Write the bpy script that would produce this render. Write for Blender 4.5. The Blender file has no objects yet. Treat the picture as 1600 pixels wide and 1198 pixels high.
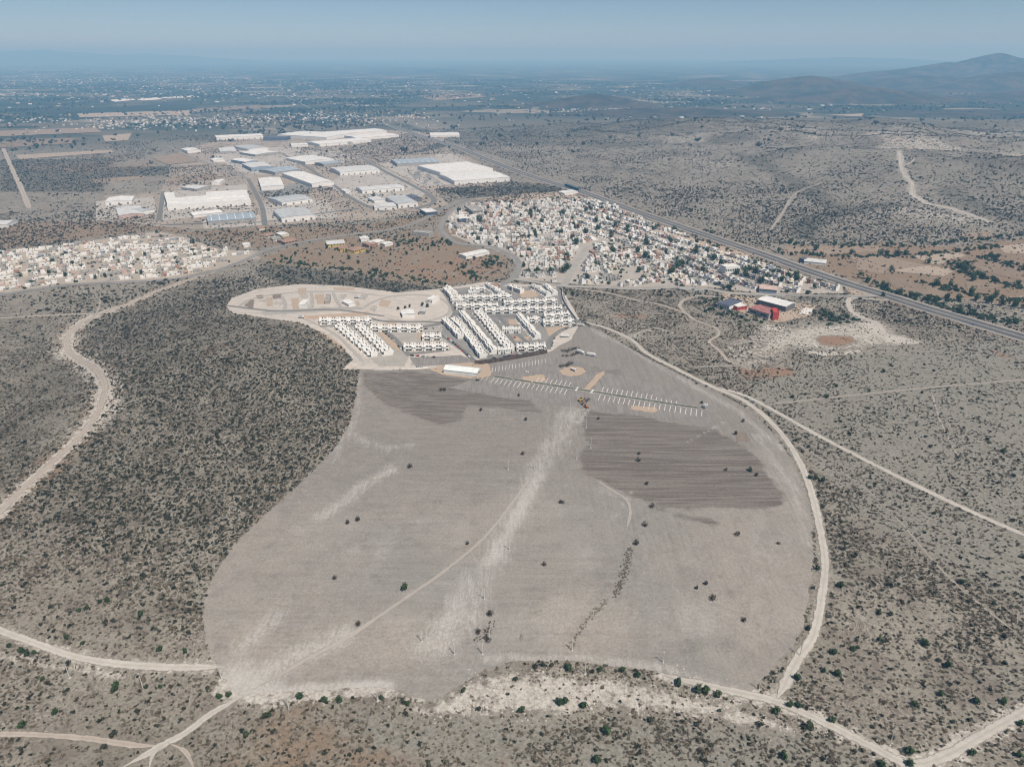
import bpy, bmesh, math, random
import numpy as np
from mathutils import Vector, Matrix
from mathutils.geometry import delaunay_2d_cdt

R = math.radians
random.seed(7)
rng = np.random.default_rng(7)
scene = bpy.context.scene
col = scene.collection

# ------------------------------------------------------------------ camera, sky, sun, exposure
CAM_H = 320.0
FPX = 1109.0                      # focal length in pixels of the 1600 px wide photograph
HORIZON = 86.0
PITCH = math.atan((599 - HORIZON) / FPX)
cam_d = bpy.data.cameras.new('camera')
cam = bpy.data.objects.new('camera', cam_d)
col.objects.link(cam)
cam.location = (0, 0, CAM_H)
cam.rotation_euler = (math.pi / 2 - PITCH, 0, 0)
cam_d.sensor_width = 36
cam_d.lens = 36 * FPX / 1600
cam_d.clip_start = 1
cam_d.clip_end = 200000
scene.camera = cam

SUN_EL, SUN_AZ = 57.0, 140.0      # from behind the camera, to its right
world = bpy.data.worlds.new('World')
scene.world = world
world.use_nodes = True
wn = world.node_tree.nodes
wl = world.node_tree.links
sky = wn.new('ShaderNodeTexSky')
sky.sky_type = 'NISHITA'
sky.sun_disc = False
sky.sun_elevation = R(SUN_EL)
sky.sun_rotation = R(SUN_AZ)
sky.altitude = 2500
sky.air_density = 0.8
sky.dust_density = 0.5
sky.ozone_density = 2.0
bg = wn['Background']
bg.inputs['Strength'].default_value = 0.066
wl.new(sky.outputs[0], bg.inputs['Color'])

sun_d = bpy.data.lights.new('sun', 'SUN')
sun_d.energy = 4.8
sun_d.angle = R(0.53)
sun_d.color = (1.0, 0.945, 0.84)
sun = bpy.data.objects.new('sun', sun_d)
col.objects.link(sun)
sd = Vector((math.sin(R(SUN_AZ)) * math.cos(R(SUN_EL)), math.cos(R(SUN_AZ)) * math.cos(R(SUN_EL)), math.sin(R(SUN_EL))))
sun.rotation_euler = (-sd).to_track_quat('-Z', 'Y').to_euler()
sun.location = (300, -300, 900)

vs = scene.view_settings
vs.view_transform = 'Standard'
vs.look = 'None'
vs.gamma = 1
vs.exposure = 0.10
scene.render.engine = 'CYCLES'
cy = scene.cycles
cy.use_denoising = True
cy.max_bounces = 4
cy.diffuse_bounces = 2
cy.glossy_bounces = 2
cy.transmission_bounces = 2
cy.transparent_max_bounces = 4
cy.volume_bounces = 2
cy.filter_width = 1.05
cy.denoising_prefilter = 'ACCURATE'

# ------------------------------------------------------------------ numeric helpers
def vnoise(x, y, s, seed=0):
    x = np.asarray(x, float) / s + seed * 17.31
    y = np.asarray(y, float) / s + seed * 9.77
    xi = np.floor(x); yi = np.floor(y)
    fx = x - xi; fy = y - yi
    fx = fx * fx * (3 - 2 * fx); fy = fy * fy * (3 - 2 * fy)
    def h(a, b):
        v = np.sin(a * 127.1 + b * 311.7 + seed * 53.7) * 43758.5453
        return v - np.floor(v)
    a = h(xi, yi); b = h(xi + 1, yi); c = h(xi, yi + 1); d = h(xi + 1, yi + 1)
    return (a * (1 - fx) + b * fx) * (1 - fy) + (c * (1 - fx) + d * fx) * fy

def fbm(x, y, s, seed=0, o=4):
    t = 0.0; a = 0.5; n = 0.0
    for i in range(o):
        t = t + a * vnoise(x, y, s / 2 ** i, seed + i); n += a; a *= 0.55
    return t / n

def sstep(a, b, x):
    t = np.clip((np.asarray(x, float) - a) / (b - a), 0, 1)
    return t * t * (3 - 2 * t)

HWN = (0.919, 0.394)              # normal of the highway line, pointing to the hill
def hw_dist(x, y):
    return (x - 645) * HWN[0] + (y - 837) * HWN[1]

def hgt(x, y):
    x = np.asarray(x, float); y = np.asarray(y, float)
    r = np.hypot(x, y)
    near = 1 - sstep(3500, 5200, r)
    z = 5.0 * (fbm(x, y, 420, 3, 3) - 0.5) * near
    z = z + 24 * np.exp(-(((x + 330) / 150) ** 2 + ((y - 690) / 260) ** 2))
    z = z - 10 * np.exp(-(((x + 520 + 0.1 * (y - 700)) / 60) ** 2 + ((y - 690) / 260) ** 2))
    # the terrace of the graded field ends in a rocky drop towards the camera
    lip = 352 + 10 * np.sin(x / 70.0) - 0.00018 * (x - 60) ** 2
    drop = sstep(6, -34, y - lip)
    z = z - 7 * drop * sstep(-330, -160, x) * (1 - sstep(230, 330, x))
    rock = sstep(8, -6, y - lip) * sstep(-60, -34, y - lip) * sstep(-120, -20, x) * (1 - sstep(240, 300, x))
    z = z + rock * 2.2 * (fbm(x, y, 14, 9, 3) - 0.5)
    # the low hill beyond the highway, cut by gullies
    d = hw_dist(x, y)
    m = sstep(120, 1100, d) * sstep(1230, 1900, y + 0.12 * x) * (1 - sstep(2900, 4300, y))
    gul = np.abs(fbm(x + 0.4 * y, y, 620, 21, 4) - 0.5)
    z = z + m * (74 + 190 * (gul - 0.12)) + m * 9 * (fbm(x, y, 150, 29, 3) - 0.5)
    return z

cp, sp = math.cos(PITCH), math.sin(PITCH)
TS = np.geomspace(150, 70000, 1400)
def P(px, py, lift=0.0):
    """point of the ground that stands at this place of the photograph"""
    u = (px - 800) / FPX; v = (599 - py) / FPX
    dx, dy, dz = u, cp + v * sp, -sp + v * cp
    zs = CAM_H + TS * dz
    below = zs < hgt(TS * dx, TS * dy) + lift
    if not below.any():
        t = TS[-1]
    else:
        i = int(np.argmax(below))
        a, b = (TS[i - 1] if i else 100.0), TS[i]
        for _ in range(24):
            t = 0.5 * (a + b)
            if CAM_H + t * dz < float(hgt(t * dx, t * dy)) + lift: b = t
            else: a = t
    return Vector((t * dx, t * dy, float(hgt(t * dx, t * dy))))

def W2(pts):
    return [tuple(P(*p)[:2]) for p in pts]

def smooth_line(pts, step):
    """Catmull-Rom through world points, resampled"""
    p = [np.array(q, float) for q in pts]
    p = [2 * p[0] - p[1]] + p + [2 * p[-1] - p[-2]]
    out = []
    for i in range(1, len(p) - 2):
        n = max(1, int(np.linalg.norm(p[i + 1] - p[i]) / step))
        for k in range(n):
            t = k / n
            out.append(0.5 * (2 * p[i] + (p[i + 1] - p[i - 1]) * t + (2 * p[i - 1] - 5 * p[i] + 4 * p[i + 1] - p[i + 2]) * t * t
                              + (-p[i - 1] + 3 * p[i] - 3 * p[i + 1] + p[i + 2]) * t ** 3))
    out.append(p[-2])
    return np.array(out)

def inpoly(x, y, poly):
    x = np.asarray(x); y = np.asarray(y)
    c = np.zeros(x.shape, bool)
    n = len(poly)
    for i in range(n):
        x0, y0 = poly[i]; x1, y1 = poly[(i + 1) % n]
        if y0 == y1: continue
        k = ((y0 > y) != (y1 > y)) & (x < (x1 - x0) * (y - y0) / (y1 - y0) + x0)
        c ^= k
    return c

def dline(x, y, pts, closed=False):
    x = np.asarray(x, float); y = np.asarray(y, float)
    best = np.full(x.shape, 1e9)
    n = len(pts)
    for i in range(n if closed else n - 1):
        ax, ay = pts[i]; bx, by = pts[(i + 1) % n]
        vx, vy = bx - ax, by - ay
        L = vx * vx + vy * vy + 1e-9
        t = np.clip(((x - ax) * vx + (y - ay) * vy) / L, 0, 1)
        best = np.minimum(best, np.hypot(x - ax - t * vx, y - ay - t * vy))
    return best

def soft(x, y, poly, w):
    """1 inside a world polygon, fading over w metres"""
    s = dline(x, y, poly, True)
    s = np.where(inpoly(x, y, poly), s, -s)
    return sstep(-w, w, s)

# ------------------------------------------------------------------ materials
MATS = {}
def new_mat(name):
    m = bpy.data.materials.new(name)
    m.use_nodes = True
    nt = m.node_tree
    b = nt.nodes['Principled BSDF']
    b.inputs['Roughness'].default_value = 0.9
    b.inputs['Specular IOR Level'].default_value = 0.2
    MATS[name] = m
    return m, nt, b

class NT:
    """short-hand for building node graphs"""
    def __init__(s, nt):
        s.nt = nt
        s.pos = nt.nodes.new('ShaderNodeNewGeometry').outputs['Position']
    def n(s, t, **kw):
        o = s.nt.nodes.new(t)
        for k, v in kw.items(): setattr(o, k, v)
        return o
    def put(s, sock, v):
        if isinstance(v, (int, float, tuple, list)):
            if isinstance(v, (tuple, list)) and len(v) == 3 and sock.type == 'RGBA': v = (*v, 1)
            sock.default_value = v
        else: s.nt.links.new(v, sock)
    def noise(s, scale, detail=4, rough=0.6, vec=None, dist=0.0):
        o = s.n('ShaderNodeTexNoise')
        s.put(o.inputs['Vector'], vec or s.pos)
        o.inputs['Scale'].default_value = 1.0 / scale
        o.inputs['Detail'].default_value = detail
        o.inputs['Roughness'].default_value = rough
        o.inputs['Distortion'].default_value = dist
        return o.outputs['Fac']
    def math(s, op, a, b=0.0, c=None, clamp=False):
        o = s.n('ShaderNodeMath', operation=op, use_clamp=clamp)
        s.put(o.inputs[0], a); s.put(o.inputs[1], b)
        if c is not None: s.put(o.inputs[2], c)
        return o.outputs[0]
    def ramp(s, f, a, b, lo=0.0, hi=1.0):
        o = s.n('ShaderNodeMapRange', interpolation_type='SMOOTHSTEP')
        s.put(o.inputs['Value'], f)
        s.put(o.inputs['From Min'], a); s.put(o.inputs['From Max'], b)
        s.put(o.inputs['To Min'], lo); s.put(o.inputs['To Max'], hi)
        return o.outputs[0]
    def mix(s, f, a, b, mode='MIX'):
        o = s.n('ShaderNodeMix', data_type='RGBA', blend_type=mode)
        s.put(o.inputs[0], f); s.put(o.inputs[6], a); s.put(o.inputs[7], b)
        return o.outputs[2]
    def attr(s, name):
        return s.n('ShaderNodeAttribute', attribute_name=name).outputs['Fac']
    def scaled(s, sx, sy, sz=1.0, rot=0.0):
        o = s.n('ShaderNodeMapping')
        s.put(o.inputs['Vector'], s.pos)
        o.inputs['Rotation'].default_value = (0, 0, rot)
        o.inputs['Scale'].default_value = (sx, sy, sz)
        return o.outputs[0]
    def bump(s, h, strength, dist):
        o = s.n('ShaderNodeBump')
        o.inputs['Strength'].default_value = strength
        o.inputs['Distance'].default_value = dist
        s.put(o.inputs['Height'], h)
        return o.outputs[0]
    def mask(s, a, n, k=0.6, w=0.16):
        """break the edge of a painted mask up with noise"""
        v = s.math('ADD', a, s.math('MULTIPLY', s.math('SUBTRACT', n, 0.5), k * 2))
        return s.ramp(v, 0.5 - w, 0.5 + w)

def plain(name, c, var=0.12, scale=6.0, rough=0.85, metal=0.0, spec=0.25):
    """painted, rendered or dusty surface with uneven tone"""
    m, nt, b = new_mat(name)
    g = NT(nt)
    f = g.noise(scale, 5, 0.65)
    dark = tuple(v * (1 - var * 1.6) for v in c); light = tuple(min(0.9, v * (1 + var)) for v in c)
    cc = g.mix(g.ramp(f, 0.32, 0.68), dark, light)
    g.put(b.inputs['Base Color'], cc)
    b.inputs['Roughness'].default_value = rough
    b.inputs['Metallic'].default_value = metal
    b.inputs['Specular IOR Level'].default_value = spec
    return m

def soil(name, a, bb, c=None, scale=40.0, fine=2.0, chalk=None, grain=0.25, streak=None):
    """bare ground: two tones in patches, fine grain, optional third tone"""
    m, nt, b = new_mat(name)
    g = NT(nt)
    cc = g.mix(g.ramp(g.noise(scale, 6, 0.6), 0.36, 0.64), a, bb)
    if c: cc = g.mix(g.ramp(g.noise(scale * 0.37, 5, 0.7, dist=0.6), 0.56, 0.7), cc, c)
    if streak:
        ang, sx, amt = streak
        st = g.noise(1.0, 4, 0.65, vec=g.scaled(1 / sx, 1 / (sx * 14), 1, ang))
        cc = g.mix(amt, cc, g.mix(g.ramp(st, 0.35, 0.65), tuple(v * 0.55 for v in a), tuple(min(.8, v * 1.35) for v in bb)))
    fn = g.noise(fine, 5, 0.75)
    cc = g.mix(grain, cc, g.mix(g.ramp(fn, 0.3, 0.7), tuple(v * 0.45 for v in a), tuple(min(.8, v * 1.5) for v in bb)))
    g.put(b.inputs['Base Color'], cc)
    b.inputs['Roughness'].default_value = 0.95
    g.put(b.inputs['Normal'], g.bump(fn, 0.5, 0.25))
    return m

# ------------------------------------------------------------------ object helpers
class MB:
    def __init__(s): s.v = []; s.f = []
    def quad(s, a, b, c, d):
        i = len(s.v); s.v += [a, b, c, d]; s.f.append((i, i + 1, i + 2, i + 3))
    def tri(s, a, b, c):
        i = len(s.v); s.v += [a, b, c]; s.f.append((i, i + 1, i + 2))
    def box(s, x0, x1, y0, y1, z0, z1, M=None, taper=0.0):
        i = len(s.v)
        t = taper
        p = [(x0, y0, z0), (x1, y0, z0), (x1, y1, z0), (x0, y1, z0), (x0 + t, y0 + t, z1), (x1 - t, y0 + t, z1), (x1 - t, y1 - t, z1), (x0 + t, y1 - t, z1)]
        if M is not None: p = [tuple(M @ Vector(q)) for q in p]
        s.v += p
        s.f += [tuple(i + k for k in q) for q in ((3, 2, 1, 0), (4, 5, 6, 7), (0, 1, 5, 4), (1, 2, 6, 5), (2, 3, 7, 6), (3, 0, 4, 7))]
    def tube(s, a, b, r0, r1, n=6):
        a = Vector(a); b = Vector(b); d = (b - a).normalized()
        u = d.orthogonal().normalized(); w = d.cross(u)
        i = len(s.v)
        for c, r in ((a, r0), (b, r1)):
            for k in range(n):
                t = 2 * math.pi * k / n
                s.v.append(tuple(c + (u * math.cos(t) + w * math.sin(t)) * r))
        for k in range(n):
            s.f.append((i + k, i + (k + 1) % n, i + n + (k + 1) % n, i + n + k))
        s.f.append(tuple(i + n + k for k in range(n)))
        s.f.append(tuple(i + n - 1 - k for k in range(n)))
    def mesh(s, name, mat=None, smooth=False):
        me = bpy.data.meshes.new(name)
        me.from_pydata(s.v, [], s.f)
        if mat is not None: me.materials.append(MATS[mat] if isinstance(mat, str) else mat)
        if smooth: me.polygons.foreach_set('use_smooth', [True] * len(me.polygons))
        me.update()
        return me

def obj(name, me, parent=None, **props):
    o = bpy.data.objects.new(name, me)
    col.objects.link(o)
    if parent is not None: o.parent = parent
    for k, v in props.items(): o[k] = v
    return o

def empty(name, loc, rz=0.0, **props):
    o = bpy.data.objects.new(name, None)
    col.objects.link(o)
    o.location = loc
    o.rotation_euler = (0, 0, rz)
    for k, v in props.items(): o[k] = v
    return o

def assemble(name, parts, loc, rz=0.0, scale=1.0, **props):
    """a thing: an Empty at its base that carries (part name, shared mesh[, [(sub-part, mesh)]])"""
    e = empty(name, loc, rz, **props)
    e.scale = (scale,) * 3 if not isinstance(scale, tuple) else scale
    for p in parts:
        o = obj(p[0], p[1], e)
        for q in (p[2] if len(p) > 2 else ()): obj(q[0], q[1], o)
    return e

def np_mesh(name, V, Fq, mat, attrs=None, smooth=True):
    me = bpy.data.meshes.new(name)
    V = np.asarray(V, np.float32); Fq = np.asarray(Fq, np.int32)
    k = Fq.shape[1]
    me.vertices.add(len(V)); me.vertices.foreach_set('co', V.ravel())
    me.loops.add(Fq.size); me.loops.foreach_set('vertex_index', Fq.ravel())
    me.polygons.add(len(Fq))
    me.polygons.foreach_set('loop_start', np.arange(0, Fq.size, k, dtype=np.int32))
    me.polygons.foreach_set('loop_total', np.full(len(Fq), k, np.int32))
    me.materials.append(MATS[mat])
    me.update(calc_edges=True)
    if smooth: me.polygons.foreach_set('use_smooth', [True] * len(Fq))
    for kk, a in (attrs or {}).items():
        at = me.attributes.new(kk, 'FLOAT', 'POINT')
        at.data.foreach_set('value', np.asarray(a, np.float32))
    me.update()
    return me

def sheet(name, poly, mat, off, step, attrs=None, rough_edge=0.0, kind='structure', parent=None, **props):
    """a sheet draped on the terrain inside a world polygon"""
    P0 = [np.array(p, float) for p in poly]
    edge = []
    for i in range(len(P0)):
        a, b = P0[i], P0[(i + 1) % len(P0)]
        n = max(1, int(np.linalg.norm(b - a) / step))
        for k in range(n): edge.append(a + (b - a) * k / n)
    edge = np.array(edge)
    if rough_edge:
        nx = fbm(edge[:, 0], edge[:, 1], rough_edge * 4, 31, 3) - 0.5
        ny = fbm(edge[:, 0] + 900, edge[:, 1], rough_edge * 4, 33, 3) - 0.5
        edge = edge + np.stack([nx, ny], 1) * 2 * rough_edge
    x0, y0 = edge.min(0); x1, y1 = edge.max(0)
    gx, gy = np.meshgrid(np.arange(x0, x1, step), np.arange(y0, y1, step))
    gx = gx.ravel() + rng.uniform(-.2, .2, gx.size) * step; gy = gy.ravel() + rng.uniform(-.2, .2, gy.size) * step
    k = inpoly(gx, gy, [tuple(e) for e in edge])
    gx, gy = gx[k], gy[k]
    dd = dline(gx, gy, [tuple(e) for e in edge], True) if len(gx) else gx
    k = dd > step * 0.4
    pts = np.concatenate([edge, np.stack([gx[k], gy[k]], 1)]) if len(gx) else edge
    n = len(edge)
    cx, cyy = pts.mean(0)
    vv, _, ff, *_r = delaunay_2d_cdt([Vector((float(p[0] - cx), float(p[1] - cyy))) for p in pts], [], [list(range(n))], 1, 1e-4)
    V = np.array([(q[0] + cx, q[1] + cyy) for q in vv])
    T = [f if (V[f[1]][0] - V[f[0]][0]) * (V[f[2]][1] - V[f[0]][1]) - (V[f[1]][1] - V[f[0]][1]) * (V[f[2]][0] - V[f[0]][0]) > 0 else f[::-1] for f in ff]
    z = hgt(V[:, 0], V[:, 1]) + off
    A = {kk: fn(V[:, 0], V[:, 1]) for kk, fn in (attrs or {}).items()}
    me = np_mesh(name, np.column_stack([V, z]), T, mat, A)
    o = obj(name, me, parent, **props)
    if parent is None: o['kind'] = kind
    return o

def strip(name, line, width, mat, off, step=6.0, wob=0.0, parent=None, kind='structure', across=4, side=0.0, taper=0.0, **props):
    """a road draped along a world polyline"""
    c = smooth_line(line, step)
    t = np.gradient(c, axis=0); t /= np.linalg.norm(t, axis=1)[:, None] + 1e-9
    nrm = np.stack([-t[:, 1], t[:, 0]], 1)
    w = np.full(len(c), width / 2.0)
    if taper:
        s = np.concatenate([[0], np.cumsum(np.linalg.norm(np.diff(c, axis=0), axis=1))])
        w = w * np.clip(np.minimum(s, s[-1] - s) / taper, 0.12, 1) * (0.78 + 0.44 * fbm(c[:, 0], c[:, 1], 45, 47, 3))
    rows = []
    for j in range(across + 1):
        f = j / across * 2 - 1
        ww = w
        if wob and j in (0, across): ww = w * (1 + wob * (fbm(c[:, 0] + j * 400, c[:, 1], 9, 41, 3) - 0.5) * 2)
        rows.append(c + nrm * ((f * ww) + side)[:, None])
    V = np.stack(rows, 1).reshape(-1, 2)
    m = across + 1
    i = np.arange(len(c) - 1)[:, None] * m + np.arange(across)[None, :]
    F = np.stack([i, i + m, i + m + 1, i + 1], -1).reshape(-1, 4)[:, ::-1]
    z = hgt(V[:, 0], V[:, 1]) + off
    edge = np.tile(np.abs(np.linspace(-1, 1, m)), len(c))
    me = np_mesh(name, np.column_stack([V, z]), F, mat, {'edge': edge})
    o = obj(name, me, parent, **props)
    if parent is None and kind: o['kind'] = kind
    return o

# ------------------------------------------------------------------ the layout, read off the photograph and laid out on the ground
FIELD = W2([(562,577),(556,620),(545,665),(520,705),(480,745),(430,790),(380,835),(345,880),(325,920),(317,960),(322,1000),(332,1030),(348,1055),(372,1086),
            (440,1080),(520,1076),(590,1073),(640,1086),(672,1096),(700,1082),(730,1062),(760,1042),(800,1034),(880,1032),(980,1042),(1060,1056),(1130,1074),(1168,1084),
            (1200,1052),(1232,1020),(1252,985),(1264,930),(1270,870),(1270,820),(1260,770),(1242,725),(1212,680),(1177,645),(1132,618),(1072,590),(1012,560),(977,540),
            (935,515),(905,506),(893,530),(852,553),(757,569),(690,577)])
PAD = W2([(353,480),(362,466),(400,452),(470,444),(540,447),(620,457),(690,451),(755,441),(800,443),(872,447),(884,462),(896,482),(908,503),(893,531),(858,551),
          (757,568),(690,576),(565,577),(535,578),(552,562),(537,545),(502,520),(470,505),(420,498),(365,490)])
TOWN = W2([(700,334),(735,316),(800,317),(870,312),(915,309),(960,322),(1010,344),(1060,362),(1110,385),(1160,403),(1210,420),(1260,437),(1316,446),(1318,458),
           (1240,459),(1180,458),(1110,449),(1060,447),(1000,450),(940,447),(880,443),(812,436),(806,410),(790,394),(745,383),(705,368),(697,350)])
LTOWN = W2([(-60,455),(-60,402),(30,388),(100,382),(170,372),(250,362),(290,372),(345,390),(405,393),(385,405),(340,420),(280,434),(180,440),(90,444),(20,458)])
INDUS = W2([(150,345),(165,305),(250,300),(280,236),(330,222),(480,208),(600,203),(720,210),(640,240),(700,232),(800,278),(770,290),(680,296),(700,320),(640,335),(560,345),(430,352),(300,358)])
QUARRY = W2([(600,1100),(680,1092),(745,1050),(800,1042),(900,1048),(1050,1068),(1160,1096),(1290,1152),(1220,1150),(1080,1128),(960,1112),(880,1125),(790,1118),(700,1128),(640,1120)])
WHITE_R = W2([(1190,520),(1250,505),(1330,500),(1380,500),(1410,520),(1450,535),(1400,542),(1300,553),(1250,548),(1200,560),(1150,560)])
WHITE_L = W2([(-20,1012),(40,1018),(90,1030),(150,1036),(210,1048),(190,1068),(120,1055),(50,1045),(-20,1035)])
RFIELDS = W2([(1215,384),(1380,378),(1500,385),(1620,365),(1620,480),(1520,470),(1420,462),(1340,440),(1250,412)])
LHILL = W2([(0,800),(60,745),(120,690),(170,640),(160,590),(110,550),(110,520),(190,480),(300,438),(370,432),(420,445),(360,462),(350,482),(420,500),(470,507),(535,547),(548,575),
            (560,580),(553,622),(542,665),(515,705),(475,745),(425,790),(375,835),(340,880),(315,960),(240,870),(100,850)])
RANCH = W2([(395,405),(440,388),(540,370),(690,362),(700,372),(790,398),(803,412),(798,432),(760,441),(690,449),(600,441),(560,428),(430,415)])
BROWN_L = W2([(-60,400),(-60,345),(140,345),(160,310),(240,330),(300,360),(420,352),(560,350),(690,330),(690,345),(560,372),(430,386),(380,392),(300,372),(240,362)])
DARKS = [W2(q) for q in (
    [(415,410),(560,430),(640,443),(690,449),(600,456),(540,447),(440,442),(400,425)],
    [(505,248),(560,226),(640,208),(700,228),(640,243),(570,248)],
    [(680,296),(780,281),(880,292),(860,305),(730,308)],
    [(410,300),(510,290),(520,298),(420,312)],
    [(140,262),(330,258),(345,268),(250,274),(150,280)],
    [(0,250),(180,248),(160,300),(0,300)])]

LINES = {k: W2(v) for k, v in dict(
    rim=[(905,502),(945,512),(985,530),(1012,553),(1060,578),(1112,604),(1162,626),(1205,660),(1240,705),(1265,760),(1280,820),(1289,880),(1284,930),(1272,990),(1246,1030),(1226,1070),(1212,1094)],
    straight=[(1112,604),(1172,622),(1300,692),(1450,768),(1620,845)],
    lowleft=[(-40,972),(50,1003),(110,1024),(180,1037),(260,1042),(352,1042)],
    berm=[(352,1070),(395,1087),(450,1082),(530,1078),(615,1072),(660,1080)],
    southeast=[(1040,1056),(1130,1077),(1212,1096),(1290,1130),(1360,1165),(1420,1193),(1475,1182),(1550,1140),(1640,1090)],
    junction=[(385,1084),(330,1115),(290,1145),(252,1165),(190,1200)],
    fork=[(262,1160),(240,1178),(232,1205)],
    fork2=[(262,1160),(290,1175),(305,1205)],
    west=[(-40,1146),(60,1148),(140,1154),(210,1164),(252,1165)],
    canyon=[(-40,840),(0,800),(40,760),(90,715),(130,675),(155,640),(164,605),(150,578),(125,562),(105,545),(108,522),(132,502),(165,487),(200,476),(245,455),(300,436),(350,418),(400,402)],
    side=[(-40,500),(100,492),(190,487)],
    spur=[(120,522),(150,490),(158,462)],
    scrub1=[(890,450),(950,458),(997,470),(1035,477),(1072,490),(1085,500),(1119,513),(1122,524),(1108,534),(1125,549),(1138,564),(1160,572)],
    scrub2=[(1072,490),(1062,478),(1070,468),(1095,462),(1130,466)],
    scrub3=[(985,528),(1000,519),(1025,513),(1050,520)],
    scrub4=[(1080,574),(1140,572),(1165,572)],
    faint=[(1200,632),(1330,618),(1450,606),(1620,592)],
    faint2=[(1200,665),(1360,770),(1480,900),(1600,1000)],
    faint3=[(1455,612),(1470,660),(1500,720)],
    white_track=[(1330,464),(1325,472),(1330,487),(1350,498),(1370,505),(1385,525)],
    kerb_track=[(1300,464),(1340,466),(1410,472),(1450,484),(1500,497),(1555,514),(1620,534)],
    farleft=[(5,232),(18,262),(32,292),(46,326)],
    trail1=[(1205,358),(1222,334),(1240,305),(1284,285)],
    trail2=[(1405,236),(1408,262),(1424,285),(1426,305),(1448,318),(1490,327),(1545,346)],
    trail3=[(1408,262),(1424,254),(1428,248)],
    ridge_track=[(726,150),(760,166),(800,182)],
).items()}
HIGHWAY = W2([(610,196),(640,207),(710,229),(760,249),(800,265),(850,282),(900,297),(950,315),(1000,333),(1050,350),(1100,367),(1150,384),(1200,401),(1250,419),(1300,436),(1350,452),(1390,464),(1440,480),(1500,498),(1550,513),(1640,540)])
ROADLIST = [(k, W2(v), w) for k, v, w in (
    ('arterial_road', [(-60,470),(0,461),(100,446),(200,441),(300,432),(370,412),(420,390),(470,379),(540,368),(610,359),(655,346),(690,328),(722,313),(760,309)], 11),
    ('ring_road', [(738,312),(708,328),(691,347),(691,362),(717,381),(763,385),(793,395),(808,406),(811,420),(803,434),(785,445),(755,452),(700,458)], 10),
    ('town_edge_road', [(803,436),(877,447),(930,449),(1006,452),(1055,449),(1106,452),(1138,458),(1200,461),(1290,463),(1345,463),(1388,462)], 9),
    ('town_street', [(918,384),(900,412),(881,446)], 11),
    ('factory_avenue', [(560,244),(605,270),(650,293),(674,307),(676,318),(652,326),(690,328)], 14),
    ('factory_street', [(388,280),(400,303),(410,325),(414,352)], 11),
    ('factory_street', [(440,240),(490,268),(550,310),(600,332)], 11),
    ('factory_street', [(248,345),(252,322),(255,300)], 10),
    ('factory_street', [(250,352),(330,349),(414,347),(500,334),(560,326)], 9),
    ('farm_road', [(262,228),(300,246),(345,262),(388,280)], 7),
    ('far_road', [(425,140),(465,160),(520,182),(610,196)], 12))]
NOBUSH_LINES = [(LINES[k], w) for k, w in (('rim', 4.5), ('straight', 3.5), ('lowleft', 5), ('berm', 6), ('southeast', 4), ('junction', 3.5), ('fork', 2.5), ('fork2', 2.5), ('west', 3), ('canyon', 6),
                ('side', 3), ('scrub1', 3), ('scrub2', 3), ('scrub3', 2), ('scrub4', 2), ('faint', 2), ('faint2', 1.2), ('white_track', 4), ('kerb_track', 5), ('farleft', 6), ('trail1', 4), ('trail2', 7))]
NOBUSH_LINES += [(l, w / 2 + 3) for _, l, w in ROADLIST] + [(HIGHWAY, 20)]

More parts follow.
